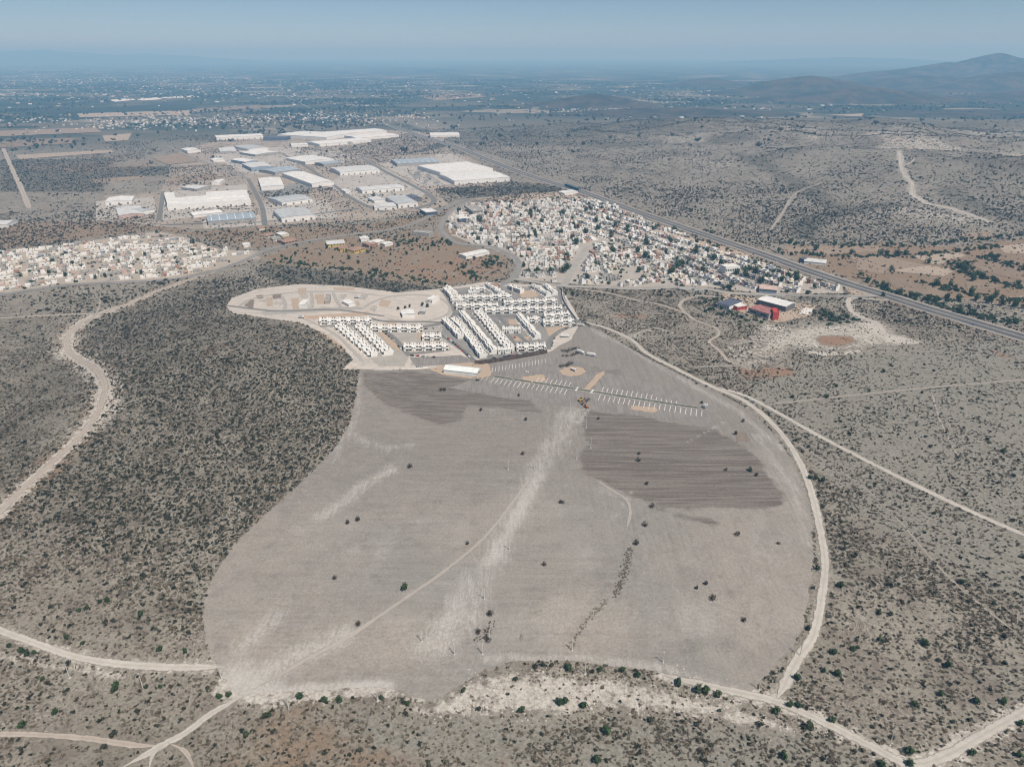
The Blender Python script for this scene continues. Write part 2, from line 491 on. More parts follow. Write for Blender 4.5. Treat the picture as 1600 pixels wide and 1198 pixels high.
# ------------------------------------------------------------------ ground materials
def ground_mat():
    m, nt, b = new_mat('scrub_ground')
    g = NT(nt)
    n_big = g.noise(160, 5, 0.6); n_mid = g.noise(22, 6, 0.65); n_fine = g.noise(2.2, 5, 0.75); n_tiny = g.noise(0.7, 3, 0.7)
    c = g.mix(g.ramp(n_big, 0.4, 0.6), (0.228, 0.206, 0.170), (0.268, 0.248, 0.210))
    c = g.mix(g.ramp(n_mid, 0.42, 0.64), c, (0.185, 0.160, 0.135))
    # litter and dry stalks between the bushes
    c = g.mix(g.ramp(n_fine, 0.46, 0.66, 0, 0.75), c, (0.085, 0.076, 0.066))
    # narrow animal tracks winding between the bushes
    v = g.n('ShaderNodeTexVoronoi', feature='DISTANCE_TO_EDGE')
    wv = g.n('ShaderNodeTexNoise'); g.put(wv.inputs['Vector'], g.pos); wv.inputs['Scale'].default_value = 0.06; wv.inputs['Detail'].default_value = 5
    ad = g.n('ShaderNodeVectorMath', operation='MULTIPLY_ADD')
    g.put(ad.inputs[0], wv.outputs['Color']); ad.inputs[1].default_value = (26, 26, 0); g.put(ad.inputs[2], g.scaled(1, 1, 0))
    sc = g.n('ShaderNodeVectorMath', operation='SCALE'); g.put(sc.inputs[0], ad.outputs[0]); sc.inputs['Scale'].default_value = 1 / 17.0
    g.put(v.inputs['Vector'], sc.outputs[0])
    tr = g.math('MULTIPLY', g.ramp(v.outputs['Distance'], 0.085, 0.02), g.ramp(g.noise(60, 3), 0.34, 0.54))
    c = g.mix(g.math('MULTIPLY', tr, 0.55), c, (0.36, 0.325, 0.285))
    c = g.mix(g.mask(g.attr('grey'), n_mid, 0.35, 0.3), c, g.mix(g.ramp(n_fine, 0.36, 0.64), (0.272, 0.257, 0.225), (0.172, 0.160, 0.136)))
    c = g.mix(g.mask(g.attr('dark'), n_mid, 0.4, 0.25), c, g.mix(g.ramp(n_fine, 0.34, 0.6), (0.215, 0.197, 0.163), (0.098, 0.090, 0.074)))
    c = g.mix(g.mask(g.attr('tan'), n_mid, 0.5, 0.2), c, g.mix(g.ramp(n_fine, 0.3, 0.7), (0.275, 0.205, 0.148), (0.175, 0.128, 0.090)))
    c = g.mix(g.mask(g.attr('red'), n_mid, 0.55, 0.2), c, g.mix(g.ramp(n_fine, 0.3, 0.7), (0.30, 0.195, 0.135), (0.21, 0.135, 0.095)))
    rocky = g.noise(5, 6, 0.7)
    c = g.mix(g.mask(g.attr('pale'), rocky, 0.62, 0.12), c, g.mix(g.ramp(n_fine, 0.36, 0.68), (0.52, 0.485, 0.44), (0.33, 0.30, 0.27)))
    # the plain far out: a patchwork of crops, fallow and orchards
    vo = g.n('ShaderNodeTexVoronoi', feature='F1', distance='MANHATTAN')
    g.put(vo.inputs['Vector'], g.scaled(1 / 420, 1 / 300, 0, 0.35)); vo.inputs['Scale'].default_value = 1
    sep = g.n('ShaderNodeSeparateColor'); g.put(sep.inputs[0], vo.outputs['Color'])
    pc = g.mix(g.ramp(sep.outputs[0], 0.56, 0.68), (0.038, 0.050, 0.040), (0.135, 0.118, 0.092))
    pc = g.mix(g.ramp(sep.outputs[1], 0.86, 0.9), pc, (0.27, 0.235, 0.19))
    pc = g.mix(g.ramp(g.noise(900, 5, 0.6), 0.47, 0.6), pc, (0.052, 0.060, 0.048))
    pc = g.mix(g.ramp(g.noise(60, 4, 0.7), 0.5, 0.62, 0, 0.6), pc, (0.045, 0.05, 0.038))
    c = g.mix(g.attr('plain'), c, pc)
    c = g.mix(g.math('MULTIPLY', g.math('SUBTRACT', 1.0, g.attr('plain')), 0.35), c, g.mix(n_tiny, g.mix(1.0, c, (0.5, 0.5, 0.5), 'MULTIPLY'), g.mix(1.0, c, (1.5, 1.5, 1.5), 'MULTIPLY')))
    g.put(b.inputs['Base Color'], c)
    b.inputs['Roughness'].default_value = 0.97
    b.inputs['Specular IOR Level'].default_value = 0.08
    g.put(b.inputs['Normal'], g.bump(g.math('ADD', n_fine, g.math('MULTIPLY', rocky, 1.5)), 0.6, 0.5))
    return m
ground_mat()

def field_mat():
    m, nt, b = new_mat('graded_soil')
    g = NT(nt)
    n_big = g.noise(120, 5, 0.55); n_mid = g.noise(26, 6, 0.65, dist=0.4); n_fine = g.noise(1.6, 5, 0.75)
    c = g.mix(g.ramp(n_big, 0.38, 0.62), (0.235, 0.223, 0.205), (0.285, 0.256, 0.226))
    c = g.mix(g.ramp(g.noise(70, 6, 0.62, dist=1.2), 0.5, 0.7, 0, 0.6), c, (0.335, 0.315, 0.295))
    c = g.mix(g.ramp(n_mid, 0.45, 0.72, 0, 0.7), c, (0.215, 0.193, 0.178))
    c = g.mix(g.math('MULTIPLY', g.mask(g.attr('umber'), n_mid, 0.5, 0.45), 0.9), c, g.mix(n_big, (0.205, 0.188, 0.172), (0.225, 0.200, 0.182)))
    # passes of the grader
    st = g.noise(1.0, 5, 0.7, vec=g.scaled(1 / 60.0, 1 / 4.0, 1, -0.75), dist=0.8); st2 = g.noise(1.0, 5, 0.7, vec=g.scaled(1 / 2.6, 1 / 70.0, 1, 0.3), dist=0.8)
    right = g.attr('east')
    pas = g.math('ADD', g.math('MULTIPLY', st, g.math('SUBTRACT', 1.0, right)), g.math('MULTIPLY', st2, right))
    c = g.mix(g.ramp(pas, 0.36, 0.66, 0.0, 0.24), c, (0.34, 0.315, 0.295))
    c = g.mix(g.ramp(pas, 0.52, 0.34, 0.0, 0.14), c, (0.17, 0.155, 0.142))
    mot = g.noise(8, 7, 0.8, dist=0.6)
    c = g.mix(g.ramp(mot, 0.5, 0.32, 0, 0.45), c, (0.165, 0.152, 0.14))
    c = g.mix(g.ramp(mot, 0.56, 0.74, 0, 0.5), c, (0.37, 0.35, 0.325))
    # freshly turned, darker earth with windrow lines
    pl = g.noise(1.0, 5, 0.7, vec=g.scaled(1 / 60.0, 1 / 2.6, 1, 0.14))
    dk = g.mix(g.ramp(pl, 0.36, 0.64), (0.128, 0.110, 0.098), (0.205, 0.183, 0.166))
    c = g.mix(g.mask(g.attr('turned'), n_mid, 0.62, 0.13), c, dk)
    # limestone scraped to the surface in streaks
    ck = g.noise(1.0, 6, 0.75, vec=g.scaled(1 / 2.2, 1 / 15.0, 1, 0.42), dist=0.5)
    c = g.mix(g.math('MULTIPLY', g.mask(g.attr('chalk'), g.math('ADD', g.math('MULTIPLY', ck, .6), g.math('MULTIPLY', n_mid, .4)), 0.95, 0.36), 0.62), c, (0.52, 0.50, 0.475))
    c = g.mix(g.mask(g.attr('ochre'), n_mid, 0.4, 0.2), c, (0.40, 0.255, 0.155))
    c = g.mix(1.0, c, g.mix(g.ramp(n_fine, 0.34, 0.66), (0.86, 0.86, 0.86), (1.12, 1.12, 1.12)), 'MULTIPLY')
    g.put(b.inputs['Base Color'], c)
    b.inputs['Roughness'].default_value = 0.95
    b.inputs['Specular IOR Level'].default_value = 0.1
    g.put(b.inputs['Normal'], g.bump(g.math('ADD', n_fine, pas), 0.45, 0.22))
field_mat()

def pad_mat():
    m, nt, b = new_mat('building_pad')
    g = NT(nt)
    n_big = g.noise(45, 5, 0.6, dist=0.5); n_mid = g.noise(11, 6, 0.7); n_fine = g.noise(1.5, 4, 0.7)
    c = g.mix(g.ramp(n_big, 0.4, 0.62), (0.50, 0.45, 0.405), (0.53, 0.465, 0.41))
    st = g.noise(1.0, 5, 0.7, vec=g.scaled(1 / 45.0, 1 / 6.0, 1, -0.1))
    c = g.mix(g.ramp(st, 0.46, 0.62, 0, 0.75), c, (0.37, 0.35, 0.325))
    c = g.mix(g.mask(g.attr('ochre'), n_mid, 0.35, 0.12), c, (0.47, 0.30, 0.195))
    c = g.mix(g.mask(g.attr('grey'), n_mid, 0.25, 0.1), c, (0.30, 0.285, 0.265))
    c = g.mix(g.ramp(n_mid, 0.54, 0.70, 0, 0.6), c, (0.27, 0.235, 0.205))
    c = g.mix(g.ramp(g.noise(5, 6, 0.75), 0.56, 0.72, 0, 0.6), c, (0.62, 0.585, 0.54))
    c = g.mix(0.2, c, g.mix(n_fine, (0.2, 0.18, 0.16), (0.6, 0.56, 0.52)))
    g.put(b.inputs['Base Color'], c)
    g.put(b.inputs['Normal'], g.bump(g.math('ADD', n_mid, n_fine), 0.4, 0.3))
pad_mat()

def track_mat(name, a, bb, fade):
    m, nt, b = new_mat(name)
    g = NT(nt)
    n = g.noise(5, 6, 0.7); nf = g.noise(1.2, 4, 0.7)
    c = g.mix(g.ramp(n, 0.35, 0.65), a, bb)
    e = g.math('ADD', g.attr('edge'), g.math('MULTIPLY', g.math('SUBTRACT', n, 0.5), 0.9))
    c = g.mix(g.ramp(e, 0.62, 1.05, 0, 0.85), c, fade)
    rut = g.ramp(g.math('ABSOLUTE', g.math('SUBTRACT', g.attr('edge'), 0.05)), 0.0, 0.3, 0.35, 0)
    c = g.mix(rut, c, fade)
    c = g.mix(0.2, c, g.mix(nf, (0.15, 0.14, 0.12), (0.62, 0.58, 0.53)))
    g.put(b.inputs['Base Color'], c)
    g.put(b.inputs['Normal'], g.bump(nf, 0.4, 0.2))
    # the ragged margin lets the ground beneath show between patches of dust
    hole = g.ramp(g.math('ADD', g.attr('edge'), g.math('MULTIPLY', g.math('SUBTRACT', g.noise(3.5, 6, 0.75), 0.5), 1.7)), 0.72, 0.98)
    tr = g.n('ShaderNodeBsdfTransparent'); mx = g.n('ShaderNodeMixShader')
    g.put(mx.inputs[0], hole); nt.links.new(b.outputs[0], mx.inputs[1]); nt.links.new(tr.outputs[0], mx.inputs[2])
    nt.links.new(mx.outputs[0], nt.nodes['Material Output'].inputs['Surface'])
track_mat('pale_track', (0.50, 0.465, 0.425), (0.42, 0.385, 0.345), (0.29, 0.262, 0.235))
track_mat('dirt_track', (0.41, 0.355, 0.305), (0.34, 0.29, 0.245), (0.24, 0.205, 0.172))
track_mat('field_path', (0.36, 0.325, 0.295), (0.33, 0.297, 0.268), (0.27, 0.245, 0.225))
track_mat('faint_track', (0.33, 0.30, 0.265), (0.30, 0.268, 0.235), (0.24, 0.21, 0.18))
soil('asphalt', (0.09, 0.09, 0.093), (0.12, 0.118, 0.117), (0.15, 0.145, 0.14), 30, 1.5, grain=0.12)
soil('old_asphalt', (0.21, 0.203, 0.195), (0.25, 0.24, 0.228), (0.30, 0.285, 0.265), 30, 1.5, grain=0.15)
soil('concrete_street', (0.30, 0.285, 0.265), (0.35, 0.33, 0.305), (0.27, 0.25, 0.23), 25, 1.5, grain=0.15)
soil('verge', (0.36, 0.285, 0.225), (0.41, 0.33, 0.265), (0.225, 0.185, 0.15), 45, 2.5)
soil('works_soil', (0.25, 0.21, 0.175), (0.35, 0.30, 0.255), (0.16, 0.138, 0.116), 70, 4, grain=0.35)
soil('tan_crop', (0.245, 0.190, 0.145), (0.29, 0.225, 0.172), (0.20, 0.155, 0.12), 45, 3, streak=(0.5, 2.5, 0.25))
soil('tan_crop_pale', (0.33, 0.27, 0.215), (0.37, 0.305, 0.245), (0.28, 0.22, 0.175), 45, 3, streak=(0.9, 2.5, 0.2))
soil('tan_crop_brown', (0.205, 0.155, 0.115), (0.245, 0.188, 0.14), (0.16, 0.13, 0.10), 45, 3, streak=(0.2, 2.5, 0.25))
soil('town_soil', (0.335, 0.30, 0.268), (0.385, 0.35, 0.315), (0.33, 0.265, 0.215), 28, 2, grain=0.3)
soil('yard', (0.36, 0.33, 0.30), (0.42, 0.39, 0.36), (0.30, 0.27, 0.24), 40, 2, grain=0.2)
soil('ochre_fill', (0.40, 0.285, 0.20), (0.45, 0.325, 0.235), (0.36, 0.27, 0.20), 14, 1.5, grain=0.2)
soil('red_soil', (0.27, 0.175, 0.125), (0.31, 0.205, 0.15), (0.22, 0.15, 0.11), 18, 2, grain=0.3)
soil('dark_lot', (0.205, 0.19, 0.178), (0.24, 0.222, 0.208), (0.27, 0.24, 0.215), 16, 1.5, grain=0.2, streak=(0.2, 1.6, 0.35))
soil('lime_line', (0.50, 0.475, 0.44), (0.60, 0.575, 0.54), None, 3, 0.8, grain=0.3)
soil('white_slab', (0.62, 0.60, 0.57), (0.68, 0.66, 0.63), None, 6, 1, grain=0.1)

# ------------------------------------------------------------------ the ground, one sheet out to the horizon
def build_ground():
    na, nr = 430, 900
    ang = np.linspace(R(-64), R(64), na)
    rad = np.geomspace(110, 60000, nr)
    A, Rr = np.meshgrid(ang, rad)
    x = (np.sin(A) * Rr).ravel(); y = (np.cos(A) * Rr).ravel()
    z = hgt(x, y)
    i = (np.arange(nr - 1)[:, None] * na + np.arange(na - 1)[None, :])
    F = np.stack([i, i + 1, i + na + 1, i + na], -1).reshape(-1, 4)
    r = np.hypot(x, y)
    def mask(poly, w):
        o = np.zeros_like(x); k = r < 4500
        o[k] = soft(x[k], y[k], poly, w); return o
    pale = np.maximum.reduce([mask(QUARRY, 14) * 0.61, mask(WHITE_R, 30) * 0.56, mask(WHITE_L, 9) * 0.62])
    k = r < 3500
    for ln, w, a in (('lowleft', 9, .5), ('canyon', 15, .6), ('southeast', 11, .62), ('berm', 13, .62), ('trail2', 16, .62), ('trail1', 8, .5), ('white_track', 14, .6), ('rim', 7, .45), ('scrub3', 10, .5)):
        pale[k] = np.maximum(pale[k], a * np.exp(-(dline(x[k], y[k], LINES[ln]) / w) ** 2))
    for ln, w, a in (([(100,548),(125,560),(150,578),(164,605),(162,640),(140,665)], 24, .64), ([(106,545),(108,522),(130,500),(165,487),(200,476)], 20, .6), ([(0,800),(40,760),(90,715),(130,675)], 12, .62)):
        pale[k] = np.maximum(pale[k], a * np.exp(-(dline(x[k], y[k], W2(ln)) / w) ** 2))
    pale[k] = np.maximum(pale[k], 0.46 * soft(x[k], y[k], W2([(1130,525),(1190,500),(1250,510),(1240,560),(1180,585),(1110,560)]), 25))
    # outcrops on the crest of the hill beyond the highway
    hm = sstep(150, 600, hw_dist(x, y)) * sstep(1250, 1500, y) * (1 - sstep(2600, 3300, y))
    pale = np.maximum(pale, hm * np.maximum(0.5 * sstep(0.46, 0.62, fbm(x, y, 260, 55, 4)), 0.56 * soft(x, y, W2([(1240,370),(1300,330),(1400,315),(1500,330),(1560,350),(1500,378),(1380,384)]), 60)))
    dark = np.maximum(mask(LHILL, 32) * 0.47, mask(W2([(-60,480),(100,500),(110,550),(155,600),(120,680),(0,790),(-60,800)]), 30) * 0.47)
    for q in DARKS: dark = np.maximum(dark, mask(q, 20))
    dark = np.maximum(dark, 0.5 * hm * sstep(0.5, 0.66, fbm(x + 0.5 * y, y, 420, 77, 4)))
    for ln, w_, a_ in (([(1150,240),(1200,262),(1240,285),(1300,322)], 40, .8), ([(1256,370),(1262,350),(1285,338),(1330,328),(1390,320)], 34, .9), ([(900,262),(950,262),(1010,268)], 45, .6), ([(700,212),(850,222),(1000,226),(1150,215)], 90, .7), ([(1480,300),(1520,320),(1560,335),(1620,345)], 45, .7), ([(1180,250),(1350,232),(1600,262)], 80, .6)):
        L_ = W2(ln); kk = r < 4500; dark[kk] = np.maximum(dark[kk], a_ * np.exp(-(dline(x[kk], y[kk], L_) / w_) ** 2))
    dark = np.maximum(dark, sstep(2300, 3300, y) * (1 - sstep(4600, 6000, y)) * sstep(-200, 500, hw_dist(x, y)) * 0.75)
    tan = np.maximum.reduce([mask(RANCH, 20) * 0.62, mask(BROWN_L, 30) * 0.6, mask(RFIELDS, 30) * 0.8])
    tan = np.maximum(tan, sstep(0.52, 0.7, fbm(x, y, 300, 91, 4)) * 0.5 * (1 - hm) * (x < 100))
    tan[k] = np.maximum(tan[k], 0.62 * np.exp(-(dline(x[k], y[k], LINES['canyon']) / 22) ** 2))
    tan[k] = np.maximum(tan[k], 0.6 * np.exp(-((dline(x[k], y[k], HIGHWAY) - 14) / 16) ** 2))
    red = np.zeros_like(x)
    for q, a in (([(1150,575),(1240,572),(1245,590),(1160,594)], .7), ([(1510,535),(1560,548),(1600,565),(1560,560)], .6), ([(950,488),(1030,490),(1010,500),(950,498)], .55), ([(300,545),(370,535),(390,550),(310,565)], .42),
                 ([(1275,528),(1325,524),(1340,535),(1290,541)], .65), ([(600,405),(760,400),(790,420),(700,440),(620,430)], .45)):
        red = np.maximum(red, a * mask(W2(q), 12))
    pit = mask(W2([(1275,528),(1300,524),(1328,526),(1338,534),(1310,541),(1285,538)]), 6)
    white2 = np.maximum.reduce([mask(W2(q), 10) for q in ([(1335,502),(1372,503),(1388,522),(1410,526),(1450,536),(1400,540),(1375,528)], [(1245,545),(1300,550),(1350,545),(1345,552),(1280,558)], [(1190,505),(1230,512),(1225,520),(1190,515)])])
    pale = np.maximum(pale, white2 * .8) * (1 - pit)
    red = np.maximum(red, pit * .9)
    grey = mask(W2([(1150,590),(1300,560),(1640,520),(1640,960),(1500,900),(1330,800),(1290,740),(1220,660)]), 40) * 0.95
    grey = np.maximum(grey, hm * 0.42)
    grey = np.maximum(grey, mask(W2([(560,1110),(1300,1140),(1400,1230),(500,1230)]), 14) * 0.85)
    plainm = sstep(2700, 4200, r + 0.25 * hw_dist(x, y) * (hw_dist(x, y) < 0) * 0)
    plainm = plainm * np.where(hw_dist(x, y) > 100, sstep(3600, 4800, r), 1)
    me = np_mesh('ground', np.column_stack([x, y, z]), F, 'scrub_ground', dict(pale=pale, dark=dark, tan=tan, red=red, grey=grey, plain=plainm))
    return obj('ground', me, kind='structure')
build_ground()

# far hills, each standing on the plain
def hill_mat():
    m, nt, b = new_mat('scrub_hill')
    g = NT(nt)
    n = g.noise(180, 6, 0.65); nf = g.noise(25, 6, 0.75)
    c = g.mix(g.ramp(n, 0.38, 0.62), (0.028, 0.032, 0.026), (0.105, 0.078, 0.060))
    c = g.mix(g.ramp(nf, 0.45, 0.62, 0, 0.8), c, (0.045, 0.048, 0.040))
    g.put(b.inputs['Base Color'], c)
    g.put(b.inputs['Normal'], g.bump(nf, 0.8, 12))
hill_mat()
def hill(px, py, dist, sx, sy, rot=0.0, seed=0, base=-3.0):
    """a hill whose crown stands at (px, py) of the photograph, dist metres out"""
    u = (px - 800) / FPX; v = (599 - py) / FPX
    t = dist / (cp + v * sp)
    cx, cyy = u * t, dist
    top = CAM_H + t * (-sp + v * cp)
    n = 110
    a = np.linspace(-1, 1, n)
    gx, gy = np.meshgrid(a, a)
    r = np.hypot(gx, gy)
    lx, ly = gx * sx, gy * sy
    an = np.arctan2(gy, gx)
    ridge = 0.42 * (np.abs(fbm(np.cos(an) * 3 + 7, np.sin(an) * 3 + r * 1.2, 0.8, seed, 4) - 0.5) * 2 - 0.35)
    prof = np.clip(1 - np.clip(r * (1 + 0.3 * (fbm(gx * 3, gy * 3, 1.0, seed + 9, 3) - .5)), 0, 1) ** 1.1, 0, 1)
    prof = 0.55 * prof * prof * (3 - 2 * prof) + 0.45 * prof ** 1.6
    z = top * (prof * (1 + ridge * sstep(0.04, 0.5, r)) + prof * 0.22 * (fbm(lx, ly, 600, seed + 3, 5) - 0.5)) + base
    z = np.where(r >= 0.99, base, z)
    c, s = math.cos(rot), math.sin(rot)
    x = cx + lx * c - ly * s; y = cyy + lx * s + ly * c
    i = (np.arange(n - 1)[:, None] * n + np.arange(n - 1)[None, :])
    F = np.stack([i, i + 1, i + n + 1, i + n], -1).reshape(-1, 4)
    me = np_mesh('hill', np.column_stack([x.ravel(), y.ravel(), z.ravel()]), F, 'scrub_hill')
    return obj('hill', me, kind='structure')
hill(1268, 117, 6900, 1050, 750, 0.1, 3)
hill(1350, 136, 5900, 1050, 520, -0.05, 5)
hill(1560, 83, 10500, 1500, 1300, 0.15, 8)
hill(1485, 97, 10300, 1500, 1200, 0.0, 41)
hill(1410, 108, 10000, 1300, 900, 0.0, 12)
hill(1640, 92, 9800, 1700, 1200, 0.1, 43)
hill(1450, 117, 8200, 1500, 800, 0.0, 45)
hill(1590, 112, 7600, 1300, 800, 0.1, 15)
hill(1640, 140, 6000, 1100, 700, 0.1, 47)
hill(1112, 122, 8800, 620, 800, 0, 18)
hill(930, 146, 5300, 560, 420, 0, 22)
hill(1060, 168, 4550, 900, 420, 0, 24)
hill(1500, 175, 4600, 1000, 600, 0.2, 26)
hill(60, 79, 34000, 9000, 5000, 0, 31)
hill(230, 84, 37000, 7000, 5000, 0, 33)
hill(1330, 90, 30000, 7000, 4000, 0, 35)

# ------------------------------------------------------------------ sheets laid on the ground
track_mat('ochre_soft', (0.43, 0.315, 0.225), (0.39, 0.285, 0.205), (0.36, 0.285, 0.22))
track_mat('umber_soft', (0.18, 0.125, 0.095), (0.15, 0.11, 0.09), (0.2, 0.16, 0.135))
def fill(q, mat, off, w=5.0):
    poly = W2(q)
    return sheet('fill_ground', poly, mat, off, 2.0, dict(edge=lambda x, y: 1 - np.clip(dline(x, y, poly, True) / w, 0, 1)), rough_edge=0.6)
soil('estate_paving', (0.30, 0.285, 0.26), (0.36, 0.335, 0.305), (0.42, 0.37, 0.32), 14, 1.5, grain=0.2)
soil('tan_town', (0.33, 0.285, 0.24), (0.38, 0.335, 0.285), (0.30, 0.23, 0.18), 40, 2, grain=0.3)
def bl(polys, w):
    Wp = [(W2(q), a) for q, a in polys]
    def f(x, y):
        o = np.zeros_like(x)
        for p, a in Wp: o = np.maximum(o, a * soft(x, y, p, w))
        return o
    return f
def al(lines, extra=None):
    Wl = [(W2(q), w, a) for q, w, a in lines]
    def f(x, y):
        o = np.zeros_like(x)
        for p, w, a in Wl: o = np.maximum(o, a * np.exp(-(dline(x, y, p) / w) ** 2))
        return o
    return f
chalk = al([([(890,650),(875,690),(840,735),(815,785),(780,850),(755,905),(725,960),(690,1005)], 16, .44), ([(840,745),(795,830),(765,880)], 9, .66), ([(895,640),(870,690),(845,730)], 16, .5), ([(345,1060),(420,1050),(470,1020),(540,990)], 10, .55),
            ([(380,1082),(480,1075),(560,1072),(605,1070)], 4.5, .8), ([(365,1065),(400,1078)], 16, .8), ([(500,808),(560,765),(610,735)], 9, .5), ([(550,680),(600,700),(640,695)], 9, .42), ([(430,960),(380,1010)], 9, .42), ([(660,1010),(700,975),(740,900)], 12, .5),
            ([(760,1030),(900,1026),(1040,1045),(1150,1078)], 5, .55), ([(940,820),(970,800),(985,770)], 2, .5), ([(560,585),(560,640),(520,720)], 6, .4),
            ([(925,515),(985,545),(1060,590),(1150,640),(1220,700)], 7, .45), ([(905,640),(885,680)], 3, .55), ([(935,617),(905,660)], 2.0, .65), ([(1130,660),(1075,690)], 2.0, .5), ([(1180,680),(1240,760),(1262,850)], 6, .42)])
turned = bl([([(910,640),(940,645),(1000,650),(1070,665),(1110,668),(1145,690),(1185,715),(1200,745),(1225,770),(1222,790),(1170,795),(1110,792),(1050,795),(1000,780),(960,765),(925,745),(905,730),(915,690)], 1.0),
             ([(565,580),(650,580),(740,595),(840,632),(845,645),(800,640),(730,632),(727,655),(690,662),(640,650),(600,628),(570,610)], 1.0),
             ([(850,575),(900,560),(960,575),(1060,595),(1000,600),(900,590)], .46), ([(1010,790),(1060,800),(1130,812),(1128,824),(1060,812)], .8)], 13)
ochre_f = bl([([(905,588),(940,583),(948,590),(930,615),(905,612)], .8), ([(870,578),(915,573),(920,588),(880,588)], .8), ([(812,590),(850,586),(855,596),(820,600)], .55), ([(985,633),(1030,637),(1025,645),(985,640)], .5)], 4)
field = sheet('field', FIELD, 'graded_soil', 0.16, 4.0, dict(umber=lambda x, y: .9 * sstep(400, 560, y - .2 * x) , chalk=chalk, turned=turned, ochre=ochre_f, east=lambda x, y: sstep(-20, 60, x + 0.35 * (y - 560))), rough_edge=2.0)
ochre_p = bl([([(470,494),(575,486),(580,492),(480,499)], .8), ([(491,460),(506,460),(508,474),(495,474)], .8), ([(455,468),(470,466),(470,482),(458,482)], .55), ([(464,450),(480,450),(478,462),(466,460)], .6), ([(545,470),(562,470),(562,478),(548,478)], .6),
              ([(585,515),(610,522),(628,545),(620,548),(600,535)], .85), ([(690,570),(755,566),(790,572),(775,592),(700,580)], .85), ([(605,500),(622,500),(618,512),(604,512)], .5), ([(808,455),(836,455),(842,464),(815,466)], .7),
              ([(792,500),(812,500),(812,508),(795,508)], .7), ([(798,526),(830,526),(826,534),(800,534)], .6), ([(500,515),(530,535),(545,548),(535,550),(505,525)], .45), ([(416,465),(425,465),(425,478),(417,478)], .5)], 3)
grey_p = bl([([(405,486),(560,478),(580,484),(470,490),(410,494)], .6), ([(640,560),(735,556),(755,566),(640,572)], .75), ([(550,545),(600,570),(560,572)], .5)], 4)
pad = sheet('construction_ground', PAD, 'building_pad', 0.14, 5.0, dict(ochre=ochre_p, grey=grey_p), rough_edge=1.5)
sheet('estate_paving', W2([(690,453),(760,446),(868,450),(882,470),(898,500),(862,518),(852,548),(758,565),(715,545),(690,528),(690,508),(712,492),(700,470)]), 'old_asphalt', 0.22, 6)
sheet('estate_paving', W2([(512,508),(575,506),(690,505),(695,520),(705,548),(640,556),(632,572),(592,572),(560,545)]), 'estate_paving', 0.22, 6)
for q in ([(808,454),(836,454),(843,464),(814,466)], [(792,499),(812,499),(814,508),(795,508)], [(798,526),(830,526),(826,533),(800,534)], [(586,514),(600,516),(616,528),(632,547),(622,549),(604,537)], [(850,512),(896,509),(874,517),(858,529)], [(667,520),(684,536),(700,542),(690,545),(676,535)], [(652,519),(658,519),(660,530),(652,530)], [(812,540),(824,545),(816,550),(806,547)]):
    fill(q, 'ochre_soft', 0.29)
sheet('bare_plot', W2([(640,559),(720,555),(742,566),(650,573)]), 'dark_lot', 0.29, 4, rough_edge=0.8)
sheet('town_ground', TOWN, 'town_soil', 0.15, 14, rough_edge=4)
sheet('town_ground', LTOWN, 'tan_town', 0.15, 16, rough_edge=4)
sheet('parking_ground', W2([(757,572),(850,556),(900,562),(930,580),(1000,592),(1090,622),(1120,640),(1105,662),(1000,650),(900,636),(790,622),(700,606),(735,595),(780,590)]), 'dark_lot', 0.30, 6, rough_edge=2)
strip('fill_strip', W2([(944,580),(932,592),(921,604),(912,612)]), 9, 'ochre_soft', .36, 3, .3, across=8, taper=8)
for q in ([(872,580),(882,574),(897,572),(912,575),(918,581),(908,587),(890,589),(878,586)], [(812,589),(850,584),(856,596),(822,600)], [(984,633),(1030,637),(1026,646),(986,641)]):
    fill(q, 'ochre_soft', 0.33)
fill([(668,577),(700,569),(735,566),(765,568),(770,586),(762,590),(735,592),(690,586)], 'ochre_soft', 0.40)
